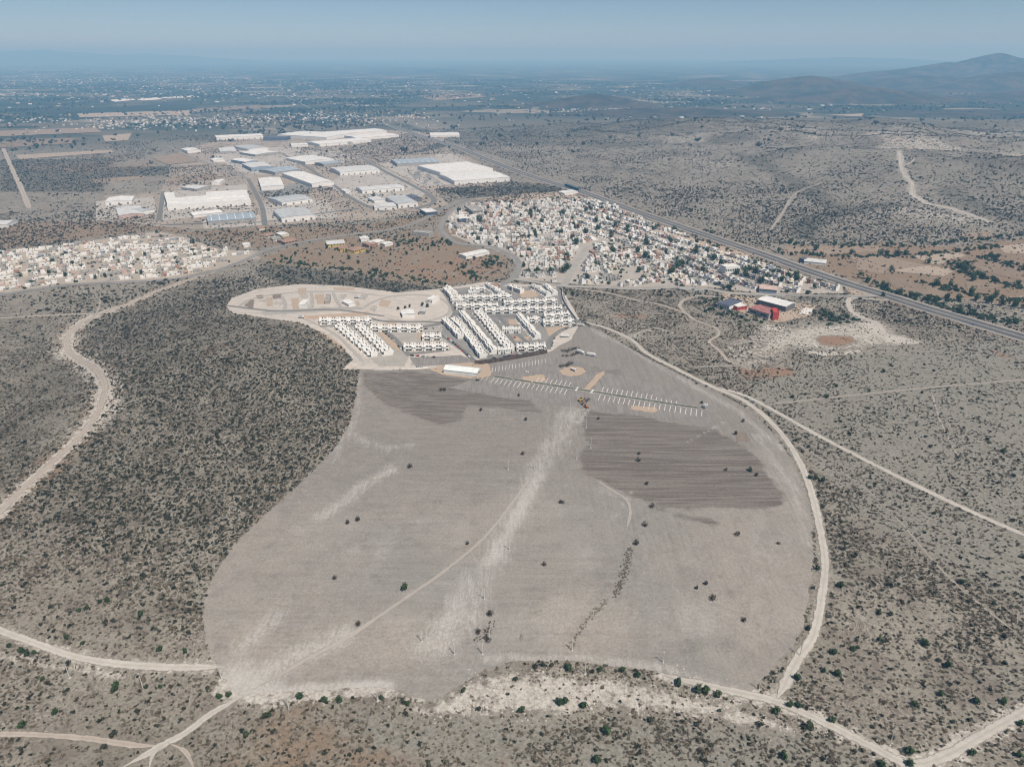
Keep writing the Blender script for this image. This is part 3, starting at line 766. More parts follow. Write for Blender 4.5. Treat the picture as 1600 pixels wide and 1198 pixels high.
for q, mname in (
    ([(258,278),(336,270),(346,279),(268,289)], 'tan_crop'), ([(235,247),(283,240),(311,253),(263,258)], 'tan_crop'), ([(25,243),(175,235),(178,239),(30,250)], 'tan_crop_pale'),
    ([(142,281),(225,274),(228,279),(150,287)], 'tan_crop'), ([(120,178),(296,173),(298,180),(125,184)], 'tan_crop_pale'), ([(0,205),(150,200),(160,207),(0,214)], 'tan_crop'), ([(160,213),(205,209),(200,220),(165,222)], 'tan_crop_pale'),
    ([(300,171),(400,165),(420,168),(300,177)], 'tan_crop_brown'), ([(0,222),(110,216),(125,224),(0,232)], 'tan_crop_brown'),
    ([(1330,400),(1385,400),(1445,415),(1375,428),(1340,422)], 'tan_crop'), ([(1395,423),(1450,415),(1495,422),(1475,432),(1412,426)], 'tan_crop_pale'), ([(1385,435),(1425,437),(1485,452),(1475,467),(1400,452)], 'tan_crop_brown'),
    ([(1425,400),(1500,395),(1508,400),(1462,415)], 'tan_crop_pale'), ([(1502,405),(1550,407),(1620,430),(1620,445),(1540,425)], 'tan_crop_brown'), ([(1508,442),(1550,436),(1562,450),(1512,455)], 'tan_crop_brown'),
    ([(1562,465),(1620,460),(1620,475)], 'tan_crop'), ([(1228,386),(1375,384),(1380,392),(1262,400),(1225,398)], 'tan_crop'), ([(1560,385),(1620,378),(1620,398),(1570,395)], 'tan_crop_pale'), ([(1500,366),(1550,362),(1560,372),(1510,376)], 'tan_crop'),
    ([(1020,352),(1110,380),(1180,400),(1170,404),(1100,388),(1030,364)], 'verge'), ([(1230,425),(1300,443),(1380,461),(1330,461),(1316,446),(1250,434)], 'verge'), ([(735,312),(830,301),(890,299),(930,312),(870,310),(800,316)], 'verge'),
    ([(1180,205),(1235,203),(1230,207)], 'tan_crop_pale'), ([(1370,217),(1420,216),(1410,221)], 'tan_crop_pale'), ([(1290,180),(1350,178),(1345,183)], 'tan_crop_pale'), ([(650,150),(740,146),(760,152),(680,158)], 'tan_crop_brown')):
    sheet('crop_field' if mname != 'verge' else 'verge', W2(q), mname, 0.45 if q[0][1] > 260 else 1.6, 22 if q[0][1] > 300 else 60, rough_edge=3)
sheet('works_ground', INDUS, 'works_soil', 0.12, 45, rough_edge=6)
for q, mname in (([(508,290),(545,268),(600,262),(668,300),(655,312),(575,322)], 'yard'), ([(590,255),(650,250),(700,238),(790,280),(720,288),(660,292)], 'yard'), ([(255,300),(385,288),(395,330),(255,345)], 'yard'),
                 ([(400,300),(470,285),(505,292),(430,312)], 'old_asphalt'), ([(405,320),(510,312),(530,340),(415,348)], 'yard'), ([(315,345),(405,335),(410,352),(320,358)], 'yard'), ([(632,265),(665,268),(695,290),(655,288)], 'old_asphalt'),
                 ([(362,228),(470,232),(460,275),(380,272),(330,245)], 'yard'), ([(480,235),(560,240),(530,258),(470,250)], 'yard'), ([(150,315),(240,308),(245,335),(150,345)], 'yard'), ([(1128,458),(1190,466),(1275,478),(1265,495),(1215,505),(1130,480)], 'verge')):
    sheet('yard', W2(q), mname, 0.5, 25, rough_edge=2)
sheet('concrete_pad', W2([(1246,489),(1258,481),(1273,484),(1262,492)]), 'white_slab', 0.6, 8)
fill([(1148,674),(1166,677),(1172,689),(1150,692)], 'umber_soft', 0.34)

track_mat('rough_street', (0.34, 0.325, 0.30), (0.31, 0.295, 0.275), (0.40, 0.365, 0.33))
soil('factory_tarmac', (0.15, 0.148, 0.143), (0.18, 0.176, 0.168), (0.21, 0.20, 0.19), 30, 1.5, grain=0.12)
plain('kerb_white', (0.55, 0.53, 0.49), 0.15, 2)
soil('estate_tarmac', (0.165, 0.162, 0.155), (0.195, 0.19, 0.18), (0.23, 0.22, 0.205), 30, 1.5, grain=0.12)
# ------------------------------------------------------------------ roads and tracks
for k, w, mname, off, wob in (('rim', 5.5, 'pale_track', .34, .25), ('straight', 5, 'pale_track', .30, .3), ('lowleft', 5, 'pale_track', .34, .3), ('southeast', 5.5, 'pale_track', .38, .3), ('junction', 4.5, 'pale_track', .34, .25),
                              ('fork', 3, 'pale_track', .38, .3), ('fork2', 3, 'dirt_track', .42, .4), ('west', 3.6, 'dirt_track', .30, .35), ('canyon', 5.5, 'dirt_track', .30, .55), ('side', 5, 'dirt_track', .36, .4), ('spur', 3, 'faint_track', .4, .4),
                              ('scrub1', 4, 'dirt_track', .30, .35), ('scrub2', 5, 'dirt_track', .36, .4), ('scrub3', 4, 'faint_track', .33, .5), ('scrub4', 3, 'faint_track', .36, .4), ('faint', 2.4, 'faint_track', .3, .5), ('faint2', 1.4, 'faint_track', .34, .5), ('faint3', 1.8, 'faint_track', .36, .5),
                              ('white_track', 6, 'pale_track', .36, .4), ('kerb_track', 4, 'pale_track', .4, .2), ('farleft', 13, 'dirt_track', .6, .2), ('trail1', 4, 'faint_track', .7, .5), ('trail2', 6.5, 'pale_track', .7, .6), ('trail3', 5, 'pale_track', .75, .5)):
    strip('dirt_track', LINES[k], w * 1.2, mname, off, 3 if off < .45 else 10, wob, across=8, taper=14)
strip('field_path', W2([(395,1078),(470,1035),(560,985),(640,930),(710,880),(770,825),(835,738)]), 3.4, 'field_path', .26, 3, .5, across=8, taper=20)
strip('field_path', W2([(925,745),(955,765),(978,780),(985,800),(978,830)]), 2.4, 'field_path', .27, 3, .5, across=8, taper=14)
def road(name, ln, w, mat='old_asphalt', off=0.5, kerb=True):
    o = strip(name, ln, w, mat, off, 10)
    return o
_seen = {}
for name, ln, w in ROADLIST:
    road(name, ln, w, 'concrete_street' if 'town' in name else 'factory_tarmac' if 'factory' in name else 'old_asphalt', 0.52 + 0.03 * len(_seen))
    _seen[len(_seen)] = 1
soil('pale_verge', (0.33, 0.30, 0.265), (0.38, 0.345, 0.305), (0.27, 0.24, 0.205), 30, 2)
hw = strip('highway_verge', HIGHWAY, 34, 'pale_verge', 0.62, 14, 0.15, across=6)
for s_ in (-7.0, 7.0):
    c_ = strip('highway', HIGHWAY, 12.4, 'asphalt', 0.74, 14, side=s_)
    for e_ in (-5.6, 5.6): strip('edge_line', HIGHWAY, 0.35, 'lime_line', 0.78, 14, side=s_ + e_, across=1, parent=c_)

# unfinished streets, lots and slabs on the building ground
for q, w in (([(600,497),(640,503),(676,500),(702,489),(700,474),(680,464),(648,461),(612,463),(585,471),(566,482)], 6), ([(372,480),(392,468),(430,460),(480,456),(540,456),(600,463)], 6), ([(486,456),(488,470),(486,486)], 5), ([(520,456),(526,470),(536,484)], 5), ([(440,462),(446,476),(442,488)], 5), ([(470,496),(520,520),(548,545),(570,568)], 5)):
    strip('unfinished_street', W2(q), w, 'rough_street', 0.30 + .01 * random.random(), 5, .2, across=8, taper=10)
for q in ([(492,460),(506,460),(509,475),(496,475)], [(455,467),(466,466),(468,484),(458,484)], [(465,451),(479,450),(478,461),(467,461)], [(545,471),(561,470),(563,478),(549,478)], [(416,465),(425,465),(427,479),(417,479)], [(480,494),(577,487),(580,492),(490,499)], [(605,500),(622,500),(618,511),(604,511)], [(500,516),(525,532),(543,548),(533,549),(505,525)], [(595,468),(612,470),(606,480),(592,478)], [(520,449),(556,450),(552,454),(522,453)]):
    fill(q, 'ochre_soft', 0.27, 3.0)
for q in ([(380,478),(392,468),(398,469),(396,484)], [(424,461),(440,459),(440,466),(426,468)], [(400,462),(412,460),(412,466),(402,468)]): fill(q, 'umber_soft', 0.27, 7.0)
for q in ([(470,463),(477,463),(477,468),(470,468)], [(408,470),(414,470),(414,476),(408,476)], [(430,474),(436,474),(436,480),(430,480)], [(478,478),(485,478),(485,483),(478,483)], [(532,462),(538,462),(538,467),(532,467)], [(565,462),(572,463),(571,468),(564,467)], [(580,480),(588,481),(586,486),(578,485)]):
    a_ = P(*q[0]); b_ = P(*q[2]); w_ = abs(b_.x - a_.x); d_ = abs(b_.y - a_.y)
    m_ = MB(); m_.box(0, w_, -d_, 0, -.3, .45); m2_ = MB()
    for x0, x1, y0, y1 in ((0.1, .35, -d_ + .1, -.1), (w_ - .35, w_ - .1, -d_ + .1, -.1), (.36, w_ - .36, -.35, -.1), (.36, w_ - .36, -d_ / 2, -d_ / 2 + .25)): m2_.box(x0, x1, y0, y1, .451, 2.3)
    assemble('house_shell', [('slab', m_.mesh('slab', 'concrete_street')), ('wall', m2_.mesh('wall', 'kerb_white'))], (a_.x, a_.y, a_.z + .2), 0, label='roofless grey house shell started on the pale building ground', category='house shell', group='house shells on the building ground')
# streets of the new estate
for q, w in (([(690,452),(700,464),(708,478),(712,487),(722,502),(740,523),(757,545),(768,560)], 8), ([(712,487),(706,496),(690,505),(665,510),(650,510)], 7), ([(500,510),(545,508),(575,510)], 6), ([(560,503),(590,512),(615,528),(630,545),(640,556)], 7),
             ([(575,496),(600,502),(660,503),(690,504)], 6), ([(690,525),(715,540),(735,558),(742,566)], 6), ([(722,498),(760,496),(800,494),(845,494)], 6), ([(800,470),(782,472),(775,480),(780,495),(800,515),(830,540),(845,549)], 6), ([(705,474),(790,473),(870,470)], 5),
             ([(873,448),(880,470),(890,490),(903,505)], 8), ([(903,507),(880,515),(862,528),(856,546)], 7), ([(760,563),(800,556),(855,549)], 7), ([(635,553),(690,548),(700,546)], 5), ([(775,447),(790,458),(800,470)], 5), ([(826,447),(845,460),(860,470)], 5), ([(770,500),(795,525),(812,552)], 6),
             ([(742,508),(765,535),(785,558)], 6), ([(355,478),(430,486),(520,484),(600,494)], 5)):
    strip('estate_street', W2(q), w, 'estate_tarmac', 0.34 + 0.01 * random.random(), 6)

# ------------------------------------------------------------------ the car park: kerbed green median with lime stall lines
S0, S1 = P(770, 588), P(1092, 638)
ax = (S1 - S0); LEN = Vector((ax.x, ax.y)).length
ax = Vector((ax.x, ax.y)).normalized(); nr_ = Vector((-ax.y, ax.x))
if nr_.y < 0: nr_ = -nr_
plain('median_green', (0.105, 0.112, 0.085), 0.25, 2)
def ground_box(name, a, b, w, h, mat, parent=None, **props):
    """a kerb-like bar from a to b (world xy) that follows the ground"""
    a = Vector(a); b = Vector(b); n = max(1, int((b - a).length / 6))
    d = (b - a).normalized(); q = Vector((-d.y, d.x)) * (w / 2)
    m = MB()
    pts = [a + (b - a) * i / n for i in range(n + 1)]
    for i in range(n):
        p0, p1 = pts[i], pts[i + 1]
        z0 = float(hgt(p0.x, p0.y)); z1 = float(hgt(p1.x, p1.y))
        A = [(p0.x - q.x, p0.y - q.y), (p1.x - q.x, p1.y - q.y), (p1.x + q.x, p1.y + q.y), (p0.x + q.x, p0.y + q.y)]
        Z = [z0, z1, z1, z0]
        k = len(m.v)
        m.v += [(A[j][0], A[j][1], Z[j] + 0.05) for j in range(4)] + [(A[j][0], A[j][1], Z[j] + h) for j in range(4)]
        m.f += [(k + 4, k + 5, k + 6, k + 7), (k, k + 1, k + 5, k + 4), (k + 2, k + 3, k + 7, k + 6)]
        if i == 0: m.f.append((k + 3, k, k + 4, k + 7))
        if i == n - 1: m.f.append((k + 1, k + 2, k + 6, k + 5))
    return obj(name, m.mesh(name, mat), parent, **props)
lot = empty('car_park', (0, 0, 0), label='unpaved car park with lime stall lines either side of a long planted median', category='car park')
cuts = [0, 0.105, 0.205, 0.30, 0.415, 0.445, 0.50, 0.60, 0.69, 0.78, 0.88, 1.0]
s2 = Vector((S0.x, S0.y))
for i in range(len(cuts) - 1):
    a, b = s2 + ax * (cuts[i] * LEN + 1.0), s2 + ax * (cuts[i + 1] * LEN - 1.0)
    ground_box('planted_median', a, b, 4.2, 0.55, 'median_green', lot)
    for sgn in (-1, 1):
        ground_box('kerb', a + nr_ * sgn * 2.36, b + nr_ * sgn * 2.36, 0.5, 0.58, 'kerb_white', lot)
for c_ in (0.43, 0.505):
    a = s2 + ax * (c_ * LEN)
    ground_box('crossing', a - nr_ * 5, a + nr_ * 5, 2.2, 0.62, 'kerb_white', lot)
la = P(863, 602); lb = P(870, 590)
ld = Vector((lb.x - la.x, lb.y - la.y)).normalized()
t = 3.0
while t < LEN + 6:
    f = t / LEN
    base = s2 + ax * t
    if not 0.40 < f < 0.53:
        if 0.2 < f < 0.90: ground_box('stall_line', base + ld * 3.2, base + ld * random.uniform(14.5, 16.5) * (1 if f < .8 else .6), 0.75, 0.335 + .03 * random.random(), 'lime_line', lot)
        ground_box('stall_line', base - ld * 4.2, base - ld * random.uniform(16.5, 19), 0.75, 0.335 + .03 * random.random(), 'lime_line', lot)
    t += 5.15
t = -40.0
while t < 0:
    base = s2 + ax * t
    ground_box('stall_line', base - ld * 4.2, base - ld * random.uniform(12, 14), 0.6, 0.34, 'lime_line', lot)
    t += 5.15
u0, u1 = P(768, 574), P(850, 560)
for i in range(17):
    q = u0 + (u1 - u0) * (i / 16)
    b2 = Vector((q.x, q.y))
    ground_box('stall_line', b2 - ld * 1 + Vector((1.5, 0)), b2 - ld * 15 + Vector((5, 0)), 0.6, 0.335 + .02 * random.random(), 'lime_line', lot)

# ------------------------------------------------------------------ building materials
plain('white_render', (0.72, 0.705, 0.68), 0.07, 3)
plain('cream_render', (0.60, 0.54, 0.45), 0.10, 3)
plain('grey_render', (0.34, 0.325, 0.305), 0.15, 3)
plain('pink_render', (0.52, 0.38, 0.33), 0.12, 3)
plain('blue_render', (0.27, 0.32, 0.39), 0.12, 3)
plain('brick_render', (0.36, 0.22, 0.16), 0.15, 2)
plain('yellow_render', (0.60, 0.46, 0.16), 0.10, 3)
plain('red_render', (0.46, 0.07, 0.06), 0.10, 3)
plain('roof_white', (0.66, 0.645, 0.62), 0.10, 4)
plain('roof_grey', (0.33, 0.315, 0.295), 0.25, 4)
plain('roof_terracotta', (0.33, 0.215, 0.165), 0.2, 3)
plain('roof_red', (0.33, 0.15, 0.14), 0.18, 4)
plain('roof_navy', (0.10, 0.115, 0.155), 0.15, 5)
plain('dark_cladding', (0.15, 0.15, 0.15), 0.15, 2)
plain('tank_black', (0.03, 0.03, 0.032), 0.1, 1)
plain('dark_wall', (0.105, 0.082, 0.070), 0.25, 4)
plain('glass_dark', (0.035, 0.042, 0.05), 0.05, 2, rough=0.12, spec=0.5)
def metal_roof(name, c, pitch=1.6, dirty=0.18):
    m, nt, b = new_mat(name)
    g = NT(nt)
    tc = nt.nodes.new('ShaderNodeTexCoord').outputs['Object']
    wv = g.n('ShaderNodeTexWave', wave_type='BANDS', bands_direction='X')
    g.put(wv.inputs['Vector'], tc); wv.inputs['Scale'].default_value = 0.31 / pitch * 2
    n = g.noise(14, 5, 0.65)
    cc = g.mix(g.ramp(n, 0.35, 0.65), tuple(v * (1 - dirty) for v in c), c)
    cc = g.mix(g.ramp(g.noise(5, 5, 0.75), 0.62, 0.78, 0, 0.5), cc, tuple(v * f for v, f in zip(c, (.62, .52, .44))))
    g.put(b.inputs['Base Color'], cc)
    b.inputs['Roughness'].default_value = 0.55
    b.inputs['Metallic'].default_value = 0.0
    g.put(b.inputs['Normal'], g.bump(wv.outputs['Fac'], 0.4, 0.15))
metal_roof('sheet_white', (0.72, 0.71, 0.69))
metal_roof('sheet_grey', (0.46, 0.47, 0.475))
metal_roof('sheet_blue', (0.34, 0.39, 0.44))
metal_roof('sheet_pale', (0.60, 0.60, 0.595))
plain('skylight', (0.60, 0.64, 0.64), 0.05, 3, rough=0.4)

# ------------------------------------------------------------------ terraced houses of the new estate
def box_mesh(name, mat, boxes, taper=0.0):
    m = MB()
    for b in boxes: m.box(*b, taper=taper)
    return m.mesh(name, mat)
def terrace_parts(mir, plain_front=False, deep=7.6, h=5.7):
    """x runs along the row (0..w), the front looks to -y, the base is at z = 0"""
    w = 5.9
    def X(a, b): return (a, b) if not mir else (w - b, w - a)
    parts = []
    wall = MB()
    wall.box(0.02, w - 0.02, 0, deep, -0.6, h)
    for y0, y1 in ((0, 0.22), (deep - 0.22, deep)): wall.box(0.02, w - 0.02, y0, y1, h, h + 0.45)
    for x0, x1 in ((0.02, 0.2), (w - 0.2, w - 0.02)): wall.box(x0, x1, 0.22, deep - 0.22, h, h + 0.45)
    if not plain_front:
        a, b = X(0.02, 2.5)
        wall.box(a, b, -3.6, -0.003, -0.6, h - 0.25)
        a, b = X(0.02, 0.2)
        wall.box(a, b, -6.2, -3.603, -0.6, 1.9)
    wm = wall.mesh('wall', 'white_render')
    parts.append(('wall', wm))
    parts.append(('roof', box_mesh('roof', 'roof_white', [(0.2, w - 0.2, 0.22, deep - 0.22, h + 0.01, h + 0.10)])))
    a, b = X(2.6, 5.6)
    if not plain_front:
        cl = box_mesh('cladding', 'grey_render', [(a, b, -0.08, -0.01, 3.1, h - 0.5)])
        a2, b2 = X(3.0, 5.2)
        parts.append(('cladding', cl, [('window', box_mesh('window', 'glass_dark', [(a2, b2, -0.14, -0.085, 3.4, 4.9)]))]))
        parts.append(('carport', box_mesh('carport', 'white_render', [(a, b, -3.2, -0.012, 2.75, 2.98)])))
        parts.append(('door', box_mesh('door', 'dark_cladding', [(a + .2, b - .3, -0.10, -0.012, 0, 2.35)])))
        a, b = X(0.5, 1.9)
        parts.append(('window', box_mesh('window', 'glass_dark', [(a, b, -3.66, -3.605, 3.3, 4.5)])))
    else:
        for x0, x1, z0, z1 in ((0.8, 2.2, 3.4, 4.7), (3.7, 5.2, 3.4, 4.7), (3.4, 5.3, 0.2, 2.4)):
            a, b = X(x0, x1)
            parts.append(('window' if z0 > 1 else 'door', box_mesh('window', 'glass_dark', [(a, b, -0.07, -0.005, z0, z1)])))
    # rear: kitchen yard wall and windows
    yb = MB()
    yb.box(0.02, 0.18, deep + 0.005, deep + 3.2, -0.6, 2.4)
    parts.append(('yard_wall', yb.mesh('yard_wall', 'white_render')))
    a, b = X(0.9, 2.5)
    parts.append(('window', box_mesh('window', 'glass_dark', [(a, b, deep + 0.005, deep + 0.07, 3.3, 4.7)])))
    parts.append(('rear_door', box_mesh('rear_door', 'glass_dark', [(w - b, w - a, deep + 0.005, deep + 0.07, 0.3, 2.3)])))
    a, b = X(3.8, 5.0)
    sh = MB(); c0, c1 = X(0.5, 2.4); sh.box(c0, c1, deep * .45, deep * .45 + 2.6, h + 0.11, h + 2.0)
    parts.append(('stair_house', sh.mesh('stair_house', 'white_render')))
    tk = MB(); tk.tube((0.5 * (a + b), deep * .7, h + 0.1), (0.5 * (a + b), deep * .7, h + 1.35), 0.55, 0.5, 8)
    parts.append(('water_tank', tk.mesh('water_tank', 'tank_black')))
    return parts
TP = [terrace_parts(False), terrace_parts(True)]
TQ = [terrace_parts(False, True, 8.5), terrace_parts(True, True, 8.5)]
ORD = 'first second third fourth fifth sixth seventh eighth ninth tenth eleventh twelfth thirteenth fourteenth fifteenth sixteenth seventeenth eighteenth nineteenth twentieth'.split() + [f'{i}th' for i in range(21, 40)]
def row(p0, p1, side=-1, kind='T', n=None, desc='', street=''):
    """a row of houses whose front runs from p0 to p1 in the photograph; side -1: fronts look to the right-hand side of that walk"""
    a, b = P(*p0), P(*p1)
    d = Vector((b.x - a.x, b.y - a.y)); L = d.length; d.normalize()
    w = 5.9
    n = n or max(2, int(L / w + 0.3))
    if side > 0:
        d = -d; a, b = b, a
    rz = math.atan2(d.y, d.x)
    mq = P(718, 586)
    flip = (Vector((a.x, a.y)) - mq.xy).length > (Vector((b.x, b.y)) - mq.xy).length
    for i in range(n):
        o = Vector((a.x, a.y)) + d * ((L - n * w) / 2 + i * w)
        z = min(float(hgt(o.x, o.y)), float(hgt(o.x + d.x * w, o.y + d.y * w)))
        parts = (TQ if kind == 'P' else TP)[i % 2]
        j = n - 1 - i if flip else i
        step = 0.9 * ((i // 2) % 2)
        assemble('terraced_house', parts, (o.x - d.y * step, o.y + d.x * step, z + 0.16), rz, (1, 1, (1.0, 0.93, 1.05)[(i // 2) % 3]),
                 label=f'white house, {ORD[j]} from the marquee end of {desc}', category='terraced house', group=f'houses of {desc}')
ROWS = [
    ((499,506), (582,506), -1, 'T', 'the detached upper terrace'),
    ((577,517), (663,518), -1, 'T', 'the terrace above the second orange fill strip'),
    ((660,531), (690,531), -1, 'T', 'the short terrace by the curved estate street'),
    ((630,547), (702,546), -1, 'T', 'the terrace facing the bare plot'),
    ((527,513), (580,558), -1, 'T', 'the slanting terrace next to the scrub hillside'),
    ((558,513), (604,556), -1, 'T', 'the slanting terrace along the parked cars'),
    ((690,504), (714,530), -1, 'P', 'the short slanting terrace inside the estate bend'),
    ((703,503), (719,518), -1, 'P', 'the shorter slanting terrace by the roundabout road'),
    ((719,520), (748,560), -1, 'P', 'the slanting terrace running down to the marquee'),
    ((726,491), (779,553), 1, 'P', 'the longest slanting terrace'),
    ((744,490), (794,550), -1, 'T', 'the terrace behind the longest slanting terrace'),
    ((704,470), (800,468), -1, 'T', 'the uppermost level terrace'),
    ((711,483), (780,482), -1, 'T', 'the terrace just above the estate junction'),
    ((786,478), (872,475), -1, 'T', 'the level terrace next to the orange playground'),
    ((758,490), (878,487), -1, 'T', 'the long level terrace through the estate middle'),
    ((692,455), (704,468), -1, 'P', 'the entrance terrace by the sales office'),
    ((703,452), (716,463), 1, 'P', 'the second entrance terrace'),
    ((764,447), (790,464), 1, 'T', 'the slanting terrace by the brown gatehouse'),
    ((731,463), (746,462), -1, 'P', 'the small block by the upper estate edge'),
    ((793,452), (812,459), -1, 'P', 'the pair row by the upper street'),
    ((837,450), (862,464), 1, 'P', 'the slanting terrace near the white perimeter wall'),
    ((856,449), (872,462), 1, 'P', 'the last terrace beside the perimeter wall'),
    ((850,499), (890,496), -1, 'T', 'the terrace nearest the perimeter road'),
    ((848,509), (898,507), -1, 'T', 'the terrace above the bare triangle'),
    ((815,496), (846,530), 1, 'P', 'the slanting terrace beside the bare triangle'),
    ((783,521), (815,521), -1, 'P', 'the five-bay block on the estate green'),
    ((808,548), (852,547), -1, 'T', 'the terrace next to the dark boundary wall'),
    ((728,475), (704,475), 1, 'P', 'the back row behind the uppermost terrace'),
    ((735,457), (758,456), -1, 'T', 'the little terrace on the upper estate street'),
    ((822,505), (846,503), -1, 'T', 'the short terrace on the estate bend'),
    ((776,554), (804,552), -1, 'P', 'the bottom terrace over the dark boundary wall'),
]
for p0, p1, s_, k_, d_ in ROWS: row(p0, p1, s_, k_, desc=d_)

# ------------------------------------------------------------------ walls
def wall_line(name, px, h, th, mat, capmat=None, step=9, **props):
    pts = smooth_line(W2(px), step)
    e = empty(name, (0, 0, 0), **props)
    for i in range(len(pts) - 1):
        a, b = Vector(pts[i]), Vector(pts[i + 1])
        z = min(float(hgt(*a)), float(hgt(*b)))
        d = (b - a); L = d.length; rz = math.atan2(d.y, d.x)
        M = Matrix.Translation((a.x, a.y, z)) @ Matrix.Rotation(rz, 4, 'Z')
        m = MB(); m.box(0.003, L - 0.003, -th / 2, th / 2, -0.5, h, M)
        p = obj('panel', m.mesh('panel', mat), e)
        m = MB(); m.box(-0.15, 0.15, -th / 2 - .06, th / 2 + .06, -0.5, h + .15, M)
        obj('pier', m.mesh('pier', capmat or mat), e)
    return e
wall_line('boundary_wall', [(742,569),(760,568),(800,562),(855,552)], 5.0, 0.5, 'dark_wall', label='long dark brown boundary wall below the estate houses', category='wall')
wall_line('perimeter_wall', [(878,452),(880,468),(889,484),(900,499)], 3.2, 0.4, 'white_render', label='curved white perimeter wall beside the estate road', category='wall')
wall_line('boundary_wall', [(585,578),(640,577),(668,575)], 1.4, 0.3, 'white_render', label='low white wall between the houses and the turned earth', category='wall')
wall_line('boundary_wall', [(1228,463),(1300,464),(1330,465)], 2.4, 0.3, 'grey_render', label='grey wall along the lower edge of the old town', category='wall')
wall_line('boundary_wall', [(1062,452),(1100,455)], 2.4, 0.3, 'white_render', label='pale wall by the road below the old town', category='wall')

# ------------------------------------------------------------------ factory sheds
def quad_rect(q, h):
    """rectangle on the ground from the four roof corners seen in the photograph (front-left, front-right, back-right, back-left)"""
    c = [P(*p, lift=h) for p in q]
    c = [Vector((p.x, p.y)) for p in c]
    u = (c[1] - c[0]) + (c[2] - c[3])
    wid = u.length / 2; u.normalize()
    n = Vector((-u.y, u.x))
    if n.y < 0: n = -n
    dep = max(6.0, (((c[3] - c[0]) + (c[2] - c[1])) / 2).dot(n))
    ctr = (c[0] + c[1] + c[2] + c[3]) / 4
    o = ctr - u * wid / 2 - n * dep / 2
    return o, math.atan2(u.y, u.x), wid, dep
def shed(q, h, roof='sheet_white', wall='white_render', label='', name='factory_shed', cat='warehouse', gable=True, sky_n=0, doors=0, annex=None, windows=0, stripe=None, **props):
    o, rz, w, d = quad_rect(q, h)
    zs = [float(hgt(o.x + math.cos(rz) * a - math.sin(rz) * b, o.y + math.sin(rz) * a + math.cos(rz) * b)) for a in (0, w) for b in (0, d)]
    z = min(zs)
    h = h + (max(zs) - z) * 0.5
    parts = []
    rise = min(0.05 * min(w, d), 2.2) if gable else 0.0
    along = w >= d
    m = MB()
    m.box(0, w, 0, d, -1.5, h)
    if gable:
        k = len(m.v)
        if along:
            m.v += [(0, 0, h), (0, d, h), (0, d / 2, h + rise), (w, 0, h), (w, d, h), (w, d / 2, h + rise)]
        else:
            m.v += [(0, 0, h), (w, 0, h), (w / 2, 0, h + rise), (0, d, h), (w, d, h), (w / 2, d, h + rise)]
        m.f += [(k, k + 1, k + 2), (k + 5, k + 4, k + 3)]
    parts.append(('wall', m.mesh('wall', wall)))
    m = MB()
    e = 0.5
    if gable:
        if along:
            a = [(-e, -e, h + .05), (w + e, -e, h + .05), (w + e, d / 2, h + rise + .12), (-e, d / 2, h + rise + .12), (w + e, d + e, h + .05), (-e, d + e, h + .05)]
        else:
            a = [(-e, -e, h + .05), (-e, d + e, h + .05), (w / 2, d + e, h + rise + .12), (w / 2, -e, h + rise + .12), (w + e, d + e, h + .05), (w + e, -e, h + .05)]
        m.quad(a[0], a[1], a[2], a[3]); m.quad(a[3], a[2], a[4], a[5])
        m.quad(a[0], a[1], (a[1][0], a[1][1], h - .3), (a[0][0], a[0][1], h - .3))
        m.quad(a[5], a[4], (a[4][0], a[4][1], h - .3), (a[5][0], a[5][1], h - .3))
    else:
        m.box(0.4, w - 0.4, 0.4, d - 0.4, h + .02, h + .2)
        for b in ((0, w, 0, .4), (0, w, d - .4, d), (0, .4, .4, d - .4), (w - .4, w, .4, d - .4)): m.box(*b, h + .003, h + .9)
    subs = []
    for i in range(sky_n):
        f = (i + 0.5) / sky_n
        s = MB()
        if along: x0 = f * w - 1; s.quad((x0, d * .06, h + .12 + rise * .12), (x0 + 2, d * .06, h + .12 + rise * .12), (x0 + 2, d * .46, h + rise * .92 + .22), (x0, d * .46, h + rise * .92 + .22)); s.quad((x0, d * .54, h + rise * .92 + .22), (x0 + 2, d * .54, h + rise * .92 + .22), (x0 + 2, d * .94, h + .12 + rise * .12), (x0, d * .94, h + .12 + rise * .12))
        else: y0 = f * d - 1; s.quad((w * .06, y0, h + .12 + rise * .12), (w * .46, y0, h + rise * .92 + .22), (w * .46, y0 + 2, h + rise * .92 + .22), (w * .06, y0 + 2, h + .12 + rise * .12)); s.quad((w * .54, y0, h + rise * .92 + .22), (w * .94, y0, h + .12 + rise * .12), (w * .94, y0 + 2, h + .12 + rise * .12), (w * .54, y0 + 2, h + rise * .92 + .22))
        subs.append(('skylight', s.mesh('skylight', 'skylight')))
    parts.append(('roof', m.mesh('roof', roof), subs))
    for i in range(doors):
        x0 = w * (i + 0.5) / doors - 2
        parts.append(('loading_door', box_mesh('loading_door', 'dark_cladding', [(x0, x0 + 4, -0.12, -0.01, 0.1, min(4.5, h * .6))])))
    for i in range(windows):
        x0 = w * (i + 0.5) / windows - w / windows * .3
        parts.append(('window', box_mesh('window', 'glass_dark', [(x0, x0 + w / windows * .6, -0.10, -0.008, h * .45, h * .75)])))
    if stripe:
        parts.append(('fascia', box_mesh('fascia', stripe, [(-.6, w + .6, -.62, -.53, h - 1.0, h + .04)])))
    return assemble(name, parts, (o.x, o.y, z + 0.45), rz, label=label, category=cat, **props)
def z2(*p): return [(250 + x / 5.323, 180 + y / 5.323) for x, y in p]
def z3(*p): return [(500 + x / 5.323, 180 + y / 5.323) for x, y in p]
